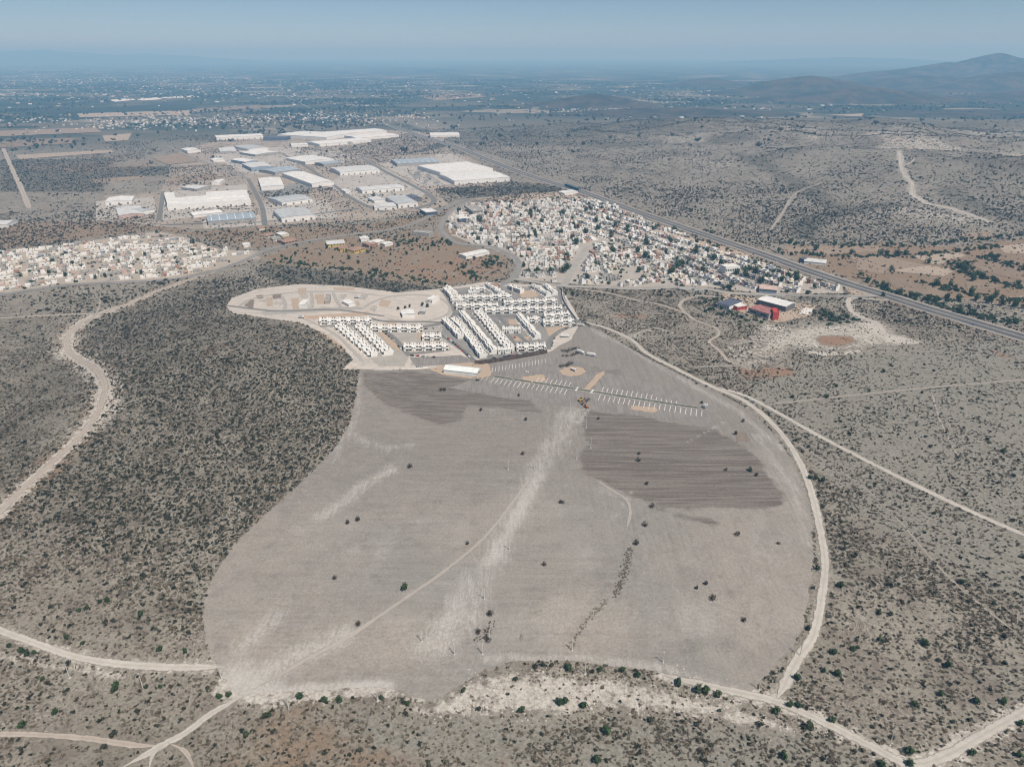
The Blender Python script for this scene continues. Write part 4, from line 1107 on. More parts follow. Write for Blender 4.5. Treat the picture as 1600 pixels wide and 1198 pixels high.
SH = [
    (z2((52,757),(760,705),(722,655),(70,690)), 11, 'sheet_white', 'white_render', 'huge white factory hall, widest roof beside the left-hand factory street', dict(doors=6, gable=False)),
    (z2((385,688),(738,668),(716,625),(385,645)), 13, 'sheet_white', 'white_render', 'higher white bay rising behind the huge white factory hall', dict(gable=False)),
    (z2((46,725),(132,718),(124,645),(42,650)), 12, 'sheet_white', 'white_render', 'square white end block of the huge factory hall', dict(gable=False)),
    (z2((258,838),(505,808),(495,785),(262,806)), 5, 'sheet_white', 'white_render', 'low white shed in front of the huge factory hall', {}),
    (z2((395,885),(790,858),(780,803),(390,832)), 9, 'sheet_blue', 'grey_render', 'blue-grey roofed shed on the roadside corner', dict(sky_n=6, doors=4)),
    (z2((195,605),(335,616),(398,592),(280,577)), 7, 'sheet_pale', 'grey_render', 'pale shed behind the huge factory hall', dict(doors=2)),
    (z2((440,560),(522,560),(515,534),(455,537)), 7, 'sheet_white', 'white_render', 'small white shed by the tan crop field', {}),
    (z2((848,600),(1055,588),(975,518),(812,528)), 9, 'sheet_white', 'white_render', 'square bright white shed between the factory streets', {}),
    (z2((1180,580),(1362,560),(1265,462),(1090,478)), 10, 'sheet_white', 'white_render', 'bigger bright white shed above the dark scrub plot', {}),
    (z2((985,732),(1222,698),(1192,654),(925,686)), 8, 'sheet_grey', 'white_render', 'grey roofed shed with white walls below the dark scrub plot', dict(sky_n=5, doors=4)),
    (z2((1010,862),(1265,832),(1232,766),(940,786)), 9, 'sheet_grey', 'white_render', 'grey shed with many skylight ribs by the lower factory street', dict(sky_n=9, doors=4)),
    (z2((920,482),(1155,452),(1060,421),(855,452)), 8, 'sheet_blue', 'grey_render', 'long blue-grey shed with low walls', dict(sky_n=4)),
    (z2((765,437),(950,427),(850,387),(675,406)), 11, 'sheet_pale', 'blue_render', 'tall blue-walled shed with cream roof', dict(doors=3)),
    (z2((680,395),(775,383),(730,356),(622,366)), 10, 'sheet_white', 'blue_render', 'smaller blue-walled shed with white roof', {}),
    (z2((560,305),(655,298),(600,270),(432,276)), 8, 'sheet_pale', 'grey_render', 'pale shed with a stepped front by the farm road', dict(doors=2)),
    (z2((730,285),(882,270),(790,246),(620,259)), 9, 'sheet_grey', 'white_render', 'grey roofed hall in the upper works', dict(sky_n=4)),
    (z2((760,332),(962,312),(880,286),(690,306)), 8, 'sheet_white', 'grey_render', 'white roofed hall with grey walls in the upper works', dict(doors=3)),
    (z2((215,298),(332,291),(290,272),(186,280)), 9, 'sheet_white', 'white_render', 'rounded white shed alone at the end of the farm road', {}),
    (z2((420,192),(862,168),(830,156),(500,165)), 12, 'sheet_white', 'white_render', 'very long white plant before the first village', dict(doors=8)),
    (z2((880,190),(1085,190),(1050,176),(872,176)), 11, 'roof_navy', 'roof_navy', 'dark navy plant beside the very long white plant', {}),
    (z2((1300,192),(1560,166),(1250,122),(1060,156)), 10, 'sheet_white', 'white_render', 'broad white plant past the navy plant', dict(sky_n=8)),
    (z2((1090,250),(1232,244),(1215,232),(1085,236)), 8, 'sheet_white', 'white_render', 'small white hall below the broad white plant', {}),
    (z2((1265,235),(1590,222),(1560,206),(1262,216)), 9, 'sheet_white', 'grey_render', 'low white hall along the dark scrub tongue', {}),
    (z2((1190,392),(1432,367),(1292,332),(1060,352)), 9, 'sheet_white', 'white_render', 'wide white shed at the middle of the works', dict(sky_n=6)),
    (z2((1340,412),(1485,397),(1450,378),(1305,393)), 8, 'sheet_blue', 'grey_render', 'blue-grey annex next to the wide white shed', {}),
    (z2((430,378),(530,370),(520,358),(430,364)), 6, 'sheet_white', 'white_render', 'low white hut amid the brown works ground', {}),
    (z3((150,472),(490,457),(405,412),(100,440)), 10, 'sheet_pale', 'white_render', 'cream roofed shed with loading bays by the avenue', dict(doors=7, sky_n=5)),
    (z3((350,628),(690,602),(650,572),(300,600)), 8, 'sheet_pale', 'white_render', 'white loading shed behind the lorry yard', dict(doors=6)),
    (z3((195,628),(225,640),(245,625),(205,606)), 6, 'sheet_white', 'white_render', 'tiny white gate building of the lorry yard', {}),
    (z3((645,742),(798,730),(722,666),(552,680)), 9, 'sheet_grey', 'white_render', 'grey ribbed hall next to the dark annex', dict(sky_n=5, doors=3)),
    (z3((745,700),(832,690),(800,662),(722,668)), 8, 'roof_navy', 'dark_cladding', 'dark annex beside the grey ribbed hall', {}),
    (z3((450,770),(640,765),(620,728),(445,738)), 6, 'sheet_pale', 'white_render', 'low pale front hall of the grey ribbed hall', dict(doors=3)),
    (z3((425,715),(525,705),(505,678),(420,684)), 6, 'sheet_pale', 'white_render', 'small pale hall behind the low front hall', {}),
    (z3((870,812),(975,802),(930,776),(838,784)), 7, 'sheet_white', 'roof_navy', 'small white roofed building at the avenue bend', dict(windows=4, gable=False)),
    (z3((650,408),(988,388),(930,356),(580,370)), 9, 'sheet_blue', 'grey_render', 'long blue-grey hall beside the biggest white plant', dict(sky_n=7)),
    (z3((985,482),(1402,446),(1265,387),(825,420)), 11, 'sheet_white', 'white_render', 'upper hall of the biggest white plant by the highway', dict(sky_n=10, gable=False)),
    (z3((1115,550),(1562,516),(1440,466),(992,486)), 11, 'sheet_white', 'white_render', 'lower hall of the biggest white plant by the highway', dict(sky_n=10, doors=6)),
    (z3((0,245),(400,205),(330,190),(-120,222)), 9, 'sheet_white', 'white_render', 'white hall edging the dark scrub tongue', dict(doors=4)),
    (z3((330,192),(640,165),(560,148),(180,172)), 9, 'sheet_white', 'white_render', 'long white hall pointing at the highway junction', {}),
    (z3((-40,170),(520,130),(480,110),(-60,145)), 9, 'sheet_white', 'white_render', 'farthest long white hall before the village', {}),
    (z3((925,168),(1190,166),(1120,144),(905,146)), 8, 'sheet_white', 'white_render', 'white hall alone beyond the highway junction', {}),
    (z3((1150,865),(1240,862),(1238,832),(1152,836)), 7, 'sheet_white', 'roof_navy', 'white domed sports hall at the corner of the old town', {}),
    (z3((1120,935),(1195,928),(1190,898),(1125,903)), 5, 'roof_grey', 'cream_render', 'grey flat building below the sports hall', dict(gable=False, windows=4)),
    (z3((1225,800),(1325,795),(1320,745),(1230,752)), 7, 'roof_grey', 'grey_render', 'grey school block at the corner of the old town', dict(gable=False, windows=5)),
    (z3((755,975),(895,985),(955,968),(820,955)), 6, 'roof_grey', 'grey_render', 'low grey hall where the two roads split', dict(gable=False)),
    ([(166,316),(209,313),(207,307),(168,309)], 8, 'sheet_white', 'white_render', 'lone white shed west of the works', dict(doors=3)),
    ([(160,340),(215,334),(228,322),(205,323)], 6, 'sheet_pale', 'pink_render', 'pale roofed shed with a pink wall west of the works', {}),
    ([(205,336),(228,330),(226,322),(203,326)], 6, 'sheet_grey', 'white_render', 'grey annex of the pink-walled shed', {}),
    # beside the old town's lower edge
    ([(1186,469),(1231,480),(1240,473),(1196,462)], 8, 'sheet_white', 'dark_cladding', 'grey-sided hall with a white roof below the old town', {}),
    ([(1167,482),(1200,491),(1221,487),(1190,477)], 7, 'roof_red', 'grey_render', 'red-roofed building with pale grey walls below the old town', dict(gable=False, windows=2)),
    ([(1126,476),(1143,480),(1157,471),(1136,465)], 6, 'roof_navy', 'white_render', 'navy-roofed white building below the old town', dict(gable=False, windows=5)),
    ([(1146,481),(1164,479),(1160,472),(1147,475)], 5, 'roof_white', 'red_render', 'small white building with red front next to the navy roof', dict(gable=False, windows=3)),
    ([(1206,489),(1216,489),(1216,483),(1208,482)], 10, 'red_render', 'red_render', 'bright red tower block on the red-roofed building', dict(gable=False)),
    ([(1129,419),(1152,417),(1152,412),(1131,414)], 12, 'roof_white', 'white_render', 'white four-storey apartment block in the old town', dict(gable=False, windows=8)),
    ([(1185,451),(1215,454),(1213,447),(1189,445)], 6, 'pink_render', 'blue_render', 'long blue terrace with pink roof in the old town', dict(gable=True, windows=9)),
    ([(627,491),(649,491),(644,484),(628,485)], 5, 'sheet_white', 'white_render', 'white roofed site hut among trees on the building ground', {}),
    ([(655,487),(664,488),(664,484),(656,484)], 4, 'sheet_grey', 'grey_render', 'small grey site store beside the site hut', {}),
    ([(674,469),(682,471),(680,462),(670,461)], 5, 'roof_white', 'white_render', 'long white sales office at the estate entrance', dict(gable=False, windows=4)),
    ([(767,449),(779,448),(779,443),(769,444)], 5, 'roof_terracotta', 'brick_render', 'brown gatehouse at the upper estate edge', dict(gable=False, windows=2)),
    ([(470,476),(479,477),(479,470),(470,470)], 5, 'roof_white', 'white_render', 'unfinished white house on the building ground', dict(gable=False)),
    ([(510,471),(518,471),(514,462),(507,462)], 4, 'roof_grey', 'grey_render', 'grey blockwork house shell on the building ground', dict(gable=False)),
    ([(540,476),(551,474),(549,468),(539,469)], 4, 'sheet_white', 'white_render', 'white roofed store on the building ground', {}),
    ([(723,402),(761,394),(757,389),(722,396)], 5, 'sheet_white', 'white_render', 'long white chicken shed on the brown rise', {}),
    ([(877,303),(893,301),(891,298),(878,299)], 5, 'sheet_white', 'white_render', 'white workshop by the highway', {}),
    ([(889,298),(900,301),(899,298),(890,296)], 5, 'sheet_white', 'white_render', 'small white shed by the highway', {}),
    ([(1255,408),(1292,412),(1290,406),(1260,403)], 4, 'sheet_pale', 'white_render', 'pale yard building beyond the highway', {}),
    ([(1250,404),(1257,406),(1260,403),(1253,402)], 6, 'roof_navy', 'roof_navy', 'small dark blue hut beyond the highway', {}),
    ([(505,383),(540,380),(535,375),(515,376)], 5, 'sheet_pale', 'yellow_render', 'school building with yellow wall and pale roof', dict(windows=6)),
    ([(530,390),(545,388),(540,384),(528,385)], 5, 'roof_terracotta', 'yellow_render', 'yellow school classroom block', dict(windows=4)),
    ([(548,394),(566,389),(560,384),(545,388)], 5, 'roof_terracotta', 'yellow_render', 'yellow school block with a brown roof', dict(windows=5)),
    ([(562,374),(576,373),(575,369),(563,370)], 5, 'sheet_white', 'white_render', 'white school hall beside the road', {}),
    ([(578,382),(598,377),(592,373),(577,377)], 5, 'sheet_white', 'cream_render', 'white roofed school canopy', {}),
    ([(597,383),(612,380),(608,377),(598,379)], 4, 'sheet_white', 'white_render', 'short white school canopy', {}),
    ([(572,384),(588,381),(582,377),(570,380)], 5, 'roof_terracotta', 'brick_render', 'brown roofed school block between the canopies', {}),
    ([(402,358),(412,357),(412,353),(403,354)], 4, 'roof_terracotta', 'cream_render', 'cream farmhouse with tiled roof by the hedge', {}),
    ([(410,369),(424,370),(424,365),(412,364)], 4, 'roof_terracotta', 'cream_render', 'tiled ranch house beside the hedge', dict(windows=3)),
    ([(425,375),(440,373),(436,369),(424,370)], 4, 'roof_grey', 'cream_render', 'grey roofed ranch house', dict(windows=3)),
    ([(436,368),(450,366),(446,362),(434,364)], 4, 'sheet_white', 'cream_render', 'white roofed ranch store', {}),
    ([(440,380),(462,376),(456,371),(438,375)], 4, 'roof_terracotta', 'brick_render', 'long brick ranch house', dict(windows=4)),
    ([(379,384),(390,383),(390,379),(380,380)], 4, 'sheet_white', 'white_render', 'white hut on the brown slope by the old road', {}),
    ([(-30,352),(20,350),(18,344),(-30,346)], 7, 'sheet_pale', 'white_render', 'pale shed at the western edge of the works', {}),
]
for q, h, rf, wl_, lb, kw in SH: shed(q, h, rf, wl_, lb, **{**dict(), **kw})

# the long white marquee on the orange fill
def marquee():
    a, b = P(693, 583), P(746, 590)
    d = Vector((b.x - a.x, b.y - a.y)); L = d.length; rz = math.atan2(d.y, d.x)
    D, H, RZ = 14.0, 4.2, 2.6
    parts = []
    m = MB()
    m.quad((0, -.3, H), (L, -.3, H), (L, D / 2, H + RZ), (0, D / 2, H + RZ)); m.quad((0, D / 2, H + RZ), (L, D / 2, H + RZ), (L, D + .3, H), (0, D + .3, H))
    m.quad((0, -.3, H), (0, -.3, H - .5), (L, -.3, H - .5), (L, -.3, H))
    parts.append(('roof', m.mesh('roof', 'marquee_cloth')))
    m = MB(); m.box(0.1, L - .1, 0, .1, -.3, H - .02); m.box(.1, L - .1, D - .1, D, -.3, H - .02)
    parts.append(('side_wall', m.mesh('side_wall', 'marquee_cloth')))
    m = MB(); m.tri((L, 0, H), (L, D, H), (L, D / 2, H + RZ - .05)); m.tri((0, D, H), (0, 0, H), (0, D / 2, H + RZ - .05))
    parts.append(('gable', m.mesh('gable', 'marquee_cloth')))
    n = 9
    for i in range(n):
        x = 0.2 + (L - .4) * i / (n - 1)
        m = MB(); m.tube((x, 0.2, -.3), (x, .2, H), .12, .12, 6); m.tube((x, D - .2, -.3), (x, D - .2, H), .12, .12, 6); m.tube((x, .2, H), (x, D / 2, H + RZ - .1), .1, .1, 6); m.tube((x, D - .2, H), (x, D / 2, H + RZ - .1), .1, .1, 6)
        parts.append(('frame', m.mesh('frame', 'kerb_white')))
    assemble('marquee', parts, (a.x, a.y, a.z + .42), rz, label='long white marquee with a ridged roof on orange fill', category='marquee')
plain('marquee_cloth', (0.68, 0.71, 0.70), 0.05, 4, rough=0.6)
marquee()

# added dark canopy standing in for the shaded underpass at the highway
def standin():
    a, b = P(884, 291), P(906, 299)
    d = Vector((b.x - a.x, b.y - a.y)); L = d.length; rz = math.atan2(d.y, d.x)
    parts = [('roof', box_mesh('roof', 'teal_roof', [(0, L, -4, 4, 5.2, 5.9)]))]
    for i in range(8):
        x = 2 + (L - 4) * i / 7
        parts.append(('post', box_mesh('post', 'dark_cladding', [(x - .3, x + .3, -3.6, -3.0, -.8, 5.19), (x - .3, x + .3, 3.0, 3.6, -.8, 5.19)])))
    parts.append(('side_panel', box_mesh('side_panel', 'teal_roof', [(0.5, L - .5, -3.9, -3.7, 1.0, 5.18)])))
    assemble('underpass_standin', parts, (a.x, a.y, a.z + .7), rz, label='long dark teal canopy standing in for the shaded highway underpass', category='standin')
plain('teal_roof', (0.045, 0.085, 0.11), 0.1, 5)
standin()

# ------------------------------------------------------------------ flat-roofed houses of the two old towns
def town_house_parts(w, d, h, wallm, roofm, seed):
    r = random.Random(seed)
    m = MB()
    m.box(0, w, 0, d, -1.0, h)
    for b in ((0, w, 0, .2), (0, w, d - .2, d), (0, .2, .2, d - .2), (w - .2, w, .2, d - .2)): m.box(*b, h + .002, h + .5)
    up = r.random() < 0.45
    if up: m.box(w * .45, w - .25, d * .35, d - .25, h + .004, h + 2.6)
    parts = [('wall', m.mesh('wall', wallm))]
    rf = MB(); rf.box(.2, w - .2, .2, d * (.34 if up else .97), h + .01, h + .12)
    if up: rf.box(.2, w * .44, d * .34 + .01, d - .2, h + .01, h + .12); rf.box(w * .45, w - .25, d * .35, d - .25, h + 2.604, h + 2.75)
    parts.append(('roof', rf.mesh('roof', roofm)))
    t = MB(); t.tube((w * .25, d * .6, h + .12), (w * .25, d * .6, h + 1.4), .6, .55, 8)
    parts.append(('water_tank', t.mesh('water_tank', 'tank_black')))
    parts.append(('door', box_mesh('door', 'dark_cladding', [(w * .12, w * .12 + 1.1, -.07, -.005, 0, 2.2)])))
    for k in range(2 if h > 4.5 else 1):
        parts.append(('window', box_mesh('window', 'glass_dark', [(w * .5, w * .85, -.07, -.005, 1.0 + 2.7 * k, 2.3 + 2.7 * k)])))
    y = MB(); y.box(0, .18, -4, -.01, -.8, 2.2); y.box(0, w, -4.2, -4.01, -.8, 1.6)
    parts.append(('yard_wall', y.mesh('yard_wall', wallm)))
    return parts
COLS = [('white', 'white_render', 'roof_white'), ('white', 'white_render', 'roof_grey'), ('cream', 'cream_render', 'roof_white'), ('grey', 'grey_render', 'roof_grey'), ('pink', 'pink_render', 'roof_white'), ('white', 'white_render', 'roof_terracotta'), ('blue', 'blue_render', 'roof_white'), ('brick', 'brick_render', 'roof_grey')]
CW = [16, 30, 10, 26, 6, 4, 1, 7]
HT = {}
for ci, (cn, wm_, rm_) in enumerate(COLS):
    for si, (w, d, h, s_) in enumerate(((6.6, 10, 3.2, 'one-storey'), (7.2, 9, 5.8, 'two-storey'), (8.5, 11, 3.3, 'one-storey'))):
        HT[ci, si] = (town_house_parts(w, d, h, wm_, rm_, ci * 7 + si), w, d, f'{cn} {s_}', wm_, rm_, h)
def town_lots(poly, frames, drop, lw=8.4, ld=11.0, st=11.0, cross=82.0, keepout=()):
    """lots along streets; frames: (px polygon or None, angle)"""
    out = []
    xs = [p[0] for p in poly]; ys = [p[1] for p in poly]
    ctr = np.array([(min(xs) + max(xs)) / 2, (min(ys) + max(ys)) / 2]); rad = max(max(xs) - min(xs), max(ys) - min(ys)) * .75
    for sub, ang in frames:
        sw = W2(sub) if sub else None
        u = np.array([math.cos(ang), math.sin(ang)]); n = np.array([-u[1], u[0]])
        v = -rad
        while v < rad:
            for face in (0, 1):
                s = -rad
                while s < rad:
                    if (s + rad) % (cross + 9) > cross: s += 9; continue
                    p = ctr + u * s + n * (v + face * ld)
                    p = p + n * 4 * math.sin(s / 60.0 + v * .05)
                    out.append((p[0], p[1], ang + (math.pi if face else 0), sw))
                    s += lw * random.uniform(.86, 1.2)
            v += 2 * ld + st
    x = np.array([o[0] for o in out]); y = np.array([o[1] for o in out])
    ok = inpoly(x, y, poly) & (dline(x, y, poly, True) > 9)
    for ln, w in keepout: ok &= dline(x, y, ln) > w
    sel = []
    for i, o in enumerate(out):
        if not ok[i]: continue
        if o[3] is not None and not inpoly(np.array([o[0]]), np.array([o[1]]), o[3])[0]: continue
        g_ = float(fbm(o[0], o[1], 55, 61, 2))
        if random.random() < drop or g_ > 0.76: continue
        sel.append(o[:3])
    return sel
KEEP = [(l, w / 2 + 9) for nme, l, w in ROADLIST]
shed_pts = [(o.location.x, o.location.y) for o in scene.objects if o.name.startswith('factory_shed')]
lots = town_lots(TOWN, [([(690,300),(900,300),(905,360),(900,400),(880,460),(690,460)], 0.10), ([(900,300),(1060,300),(1400,470),(1110,470),(1060,400),(905,372)], -1.05), ([(905,372),(1060,400),(1110,470),(880,470),(895,420)], 0.42)], 0.05, keepout=KEEP)
lots2 = town_lots(LTOWN, [([(-100,300),(210,300),(210,480),(-100,480)], 0.55), ([(210,300),(500,300),(500,480),(210,480)], 0.35)], 0.16, ld=10.0, st=12.0, cross=80.0, keepout=KEEP)
allots = [(l, 'old hillside town below the highway') for l in lots] + [(l, 'town beside the works') for l in lots2]
allots = [a for a in allots if min(math.hypot(a[0][0] - q[0], a[0][1] - q[1]) for q in shed_pts) > 16]
def shows(l):
    x, y = l[0], l[1]
    dpt = y * cp + CAM_H * sp
    return abs(x / dpt * FPX) < 800
allots = [a for a in allots if shows(a[0])]
allots.sort(key=lambda a: math.hypot(a[0][0], a[0][1]))
NIND = 290
MARKS = [(P(x, y), t) for x, y, t in ((1140,417,'near the white apartment block'), (1200,452,'near the long blue terrace'), (898,415,'along the straight main street of the town'), (1000,449,'above the dark scrub at the foot of the town'), (850,440,'by the road corner above the new estate'), (1075,447,'by the pale roadside wall'),
         (960,425,'in the middle of the hillside town'), (1040,425,'among the big trees of the hillside town'), (1100,425,'on the slope below the apartment block'), (1290,455,'at the narrow end of the town by the highway'), (1050,365,'by the highway side of the town'), (820,420,'by the bend of the ring road'),
         (60,435,'at the lower edge of the town beside the works'), (200,435,'on the lower road of the town beside the works'), (320,415,'where the town beside the works narrows'), (150,400,'in the middle of the town beside the works'))]
def near_to(x, y): return min(MARKS, key=lambda m: math.hypot(m[0].x - x, m[0].y - y))[1]
near_l, far_l = allots[:NIND], allots[NIND:]
for (x, y, ang), tn in near_l:
    ci = random.choices(range(len(COLS)), CW)[0]; si = random.choices((0, 1, 2), (4, 4, 2))[0]
    parts, w, d, nm, *_ = HT[ci, si]
    assemble('flat_roofed_house', parts, (x, y, float(hgt(x, y)) + .3), ang + random.uniform(-.04, .04), (random.uniform(.85, 1.2), random.uniform(.85, 1.1), random.uniform(.9, 1.1)),
             label=f'{nm} flat-roofed house {near_to(x, y)}', category='house', group=f'flat-roofed houses of the {tn}')
def mass(name, items, label, up=.45, hs=1.0, cw=CW):
    """houses too far off to pick apart: real boxes with parapets, one object per town"""
    V = {}
    root = empty(name, (0, 0, 0), label=label, category='town', kind='stuff')
    for (x, y, ang) in items:
        ci = random.choices(range(len(COLS)), cw)[0]; si = random.choices((0, 1, 2), (4, 4, 2))[0]
        _, w, d, _, wm_, rm_, h = HT[ci, si]
        w *= random.uniform(.85, 1.2); d *= random.uniform(.8, 1.1); h *= random.uniform(.9, 1.15) * hs
        M = Matrix.Translation((x, y, float(hgt(x, y)) + .2)) @ Matrix.Rotation(ang, 4, 'Z')
        a = V.setdefault(wm_, MB()); a.box(0, w, 0, d, -1, h, M)
        if random.random() < up: a.box(w * .45, w - .3, d * .3, d - .3, h + .002, h + 2.6, M)
        V.setdefault(rm_ + '.', MB()).box(.25, w - .25, .25, d * .29, h + .01, h + .12, M)
        V.setdefault('glass_dark', MB()).box(w * .5, w * .85, -.07, -.005, 1, 2.3, M)
        V.setdefault(wm_, MB()).box(0, .18, -4, -.02, -.8, 2.1, M)
        if random.random() < .6: V.setdefault('tank_black', MB()).box(w * .2, w * .2 + 1.1, d * .6, d * .6 + 1.1, h, h + 1.3, M)
    for k, m in V.items(): obj('house_walls' if 'render' in k else 'house_fittings', m.mesh(name, k.rstrip('.')), root, kind='stuff')
for tn in ('old hillside town below the highway', 'town beside the works'):
    mass('town_houses', [l for l, t_ in far_l if t_ == tn], f'mass of small pale flat-roofed houses of the {tn}', *((.45, 1.0) if 'hillside' in tn else (.08, .75, [10, 40, 6, 36, 4, 1, 1, 3])))

# ------------------------------------------------------------------ vegetation
def leaf_mat(name, cols, rough=0.8):
    m, nt, b = new_mat(name)
    g = NT(nt)
    oi = nt.nodes.new('ShaderNodeObjectInfo')
    r = g.n('ShaderNodeValToRGB')
    el = r.color_ramp.elements
    el[0].position = 0; el[0].color = (*cols[0], 1); el[1].position = 1; el[1].color = (*cols[-1], 1)
    for i, c in enumerate(cols[1:-1]): e = el.new((i + 1) / (len(cols) - 1)); e.color = (*c, 1)
    g.put(r.inputs[0], oi.outputs['Random'])
    c = g.mix(g.ramp(g.noise(0.8, 2), 0.35, 0.65), g.mix(1.0, r.outputs[0], (.62, .62, .62), 'MULTIPLY'), g.mix(1.0, r.outputs[0], (1.3, 1.3, 1.3), 'MULTIPLY'))
    g.put(b.inputs['Base Color'], c)
    b.inputs['Roughness'].default_value = rough
    b.inputs['Specular IOR Level'].default_value = 0.1
    return m
leaf_mat('twig_grey', [(0.150, 0.130, 0.104), (0.205, 0.182, 0.148), (0.115, 0.100, 0.080), (0.180, 0.142, 0.106), (0.13, 0.125, 0.09)])
leaf_mat('leaf_dark', [(0.036, 0.040, 0.027), (0.050, 0.056, 0.036), (0.028, 0.031, 0.023), (0.070, 0.070, 0.046)])
leaf_mat('leaf_green', [(0.040, 0.068, 0.026), (0.052, 0.085, 0.033), (0.032, 0.052, 0.026), (0.060, 0.080, 0.040)])
leaf_mat('leaf_dry', [(0.10, 0.078, 0.058), (0.075, 0.060, 0.048), (0.055, 0.050, 0.038)])
plain('bark', (0.10, 0.08, 0.065), 0.2, 1)
plain('limestone', (0.48, 0.45, 0.41), 0.15, 2)

def clump(seed, n, rx, rz, leaf, low=0.05, lobes=5, inner=0.55):
    """a crown of leaf-sized faces spread through uneven lobes"""
    r = random.Random(seed)
    L = []
    for _ in range(lobes):
        a = r.uniform(0, 6.283); q = r.uniform(0, .55) * rx
        L.append((math.cos(a) * q, math.sin(a) * q, r.uniform(.35, .72) * rz, r.uniform(.42, .68) * rx, r.uniform(.35, .55) * rz))
    m = MB()
    for i in range(n):
        cx, cy_, cz, lr, lz = r.choice(L)
        while True:
            d = Vector((r.uniform(-1, 1), r.uniform(-1, 1), r.uniform(-.8, 1)))
            if .05 < d.length < 1: break
        d = d.normalized() * (inner + (1 - inner) * r.random())
        c = Vector((cx + d.x * lr, cy_ + d.y * lr, max(low, cz + d.z * lz)))
        nrm = (d + Vector((r.uniform(-.7, .7), r.uniform(-.7, .7), r.uniform(-.3, .9)))).normalized()
        u = nrm.orthogonal().normalized(); v = nrm.cross(u)
        a = r.uniform(0, 6.283); u, v = u * math.cos(a) + v * math.sin(a), v * math.cos(a) - u * math.sin(a)
        s = leaf * r.uniform(.6, 1.3)
        m.quad(tuple(c - u * s - v * s * .6), tuple(c + u * s * .8 - v * s * .5), tuple(c + u * s + v * s * .6), tuple(c - u * s * .7 + v * s * .7))
    return m
def twigs(seed, n, r0, h, th=0.05):
    r = random.Random(seed); m = MB()
    for i in range(n):
        a = r.uniform(0, 6.283); q = r.uniform(.3, 1) * r0
        m.tube((0, 0, -.1), (math.cos(a) * q, math.sin(a) * q, r.uniform(.5, 1) * h), th, th * .4, 3)
    return m

# prototypes for the uncountable scrub, kept out of the scene
def proto_coll(name, meshes):
    c = bpy.data.collections.new(name)
    for i, me in enumerate(meshes):
        o = bpy.data.objects.new(f'{name}_plant', me); c.objects.link(o)
    return c
def bush_mesh(seed, n, leaf, mat, rz=.75):
    m = clump(seed, n, 1.0, rz, leaf, .03, 4, .5)
    return m.mesh('bush', mat)
C_GREY = proto_coll('dry_bush', [bush_mesh(s, 60, .17, 'twig_grey', .65) for s in range(5)])
C_DARK = proto_coll('leafy_bush', [bush_mesh(20 + s, 70, .19, 'leaf_dark', .9) for s in range(5)])
C_GREEN = proto_coll('green_bush', [bush_mesh(40 + s, 80, .19, 'leaf_green', 1.0) for s in range(4)])
C_FAR = proto_coll('far_bush', [bush_mesh(60 + s, 22, .34, 'leaf_dark', .9) for s in range(4)])
rk = []
for s in range(4):
    bm = bmesh.new(); bmesh.ops.create_icosphere(bm, subdivisions=1, radius=1); r_ = random.Random(s)
    for v_ in bm.verts: v_.co *= r_.uniform(.6, 1.1); v_.co.z *= .7
    me = bpy.data.meshes.new('rock'); bm.to_mesh(me); bm.free(); me.materials.append(MATS['limestone']); rk.append(me)
C_ROCK = proto_coll('rock', rk)

def scatter(name, coll, x, y, s, label, cat, zoff=0.05, flat=1.0):
    n = len(x)
    me = bpy.data.meshes.new(name)
    me.vertices.add(n)
    me.vertices.foreach_set('co', np.column_stack([x, y, hgt(x, y) + zoff]).astype(np.float32).ravel())
    for an, ty, dat in (('size', 'FLOAT', s), ('turn', 'FLOAT', rng.uniform(0, 6.283, n)), ('pick', 'INT', rng.integers(0, 100, n))):
        a = me.attributes.new(an, ty, 'POINT'); a.data.foreach_set('value', np.asarray(dat, np.int32 if ty == 'INT' else np.float32))
    me.update()
    o = obj(name, me, kind='stuff', label=label, category=cat)
    t = bpy.data.node_groups.new(name, 'GeometryNodeTree')
    t.interface.new_socket('Geometry', in_out='INPUT', socket_type='NodeSocketGeometry')
    t.interface.new_socket('Geometry', in_out='OUTPUT', socket_type='NodeSocketGeometry')
    N = t.nodes.new
    gi, go, ip, ci = N('NodeGroupInput'), N('NodeGroupOutput'), N('GeometryNodeInstanceOnPoints'), N('GeometryNodeCollectionInfo')
    ci.inputs['Collection'].default_value = coll; ci.inputs['Separate Children'].default_value = True; ci.inputs['Reset Children'].default_value = True
    def at(nm, ty):
        a = N('GeometryNodeInputNamedAttribute'); a.data_type = ty; a.inputs['Name'].default_value = nm; return a.outputs['Attribute']
    cx = N('ShaderNodeCombineXYZ'); t.links.new(at('turn', 'FLOAT'), cx.inputs['Z'])
    ip.inputs['Pick Instance'].default_value = True
    L = t.links.new
    L(gi.outputs[0], ip.inputs['Points']); L(ci.outputs[0], ip.inputs['Instance']); L(at('pick', 'INT'), ip.inputs['Instance Index'])
    L(cx.outputs[0], ip.inputs['Rotation']); L(at('size', 'FLOAT'), ip.inputs['Scale']); L(ip.outputs[0], go.inputs[0])
    o.modifiers.new('scatter', 'NODES').node_group = t
    return o

def wedge(r0, r1, area, half=43):
    """random places on the ground in a sector before the camera"""
    n = int((r1 * r1 - r0 * r0) * R(half) / area)
    r = np.sqrt(rng.uniform(r0 * r0, r1 * r1, n)); a = rng.uniform(R(-half), R(half), n)
    return r * np.sin(a), r * np.cos(a)
NOPOLY = [FIELD, PAD, TOWN, LTOWN]
def free(x, y, polys=NOPOLY, lines=True):
    k = np.ones(len(x), bool)
    for p in polys: k &= ~inpoly(x, y, p)
    if lines:
        for l, w in NOBUSH_LINES: k &= dline(x, y, l) > w
    return k
def take(x, y, p): return rng.random(len(x)) < p
def sel(k, *a): return [q[k] for q in a]

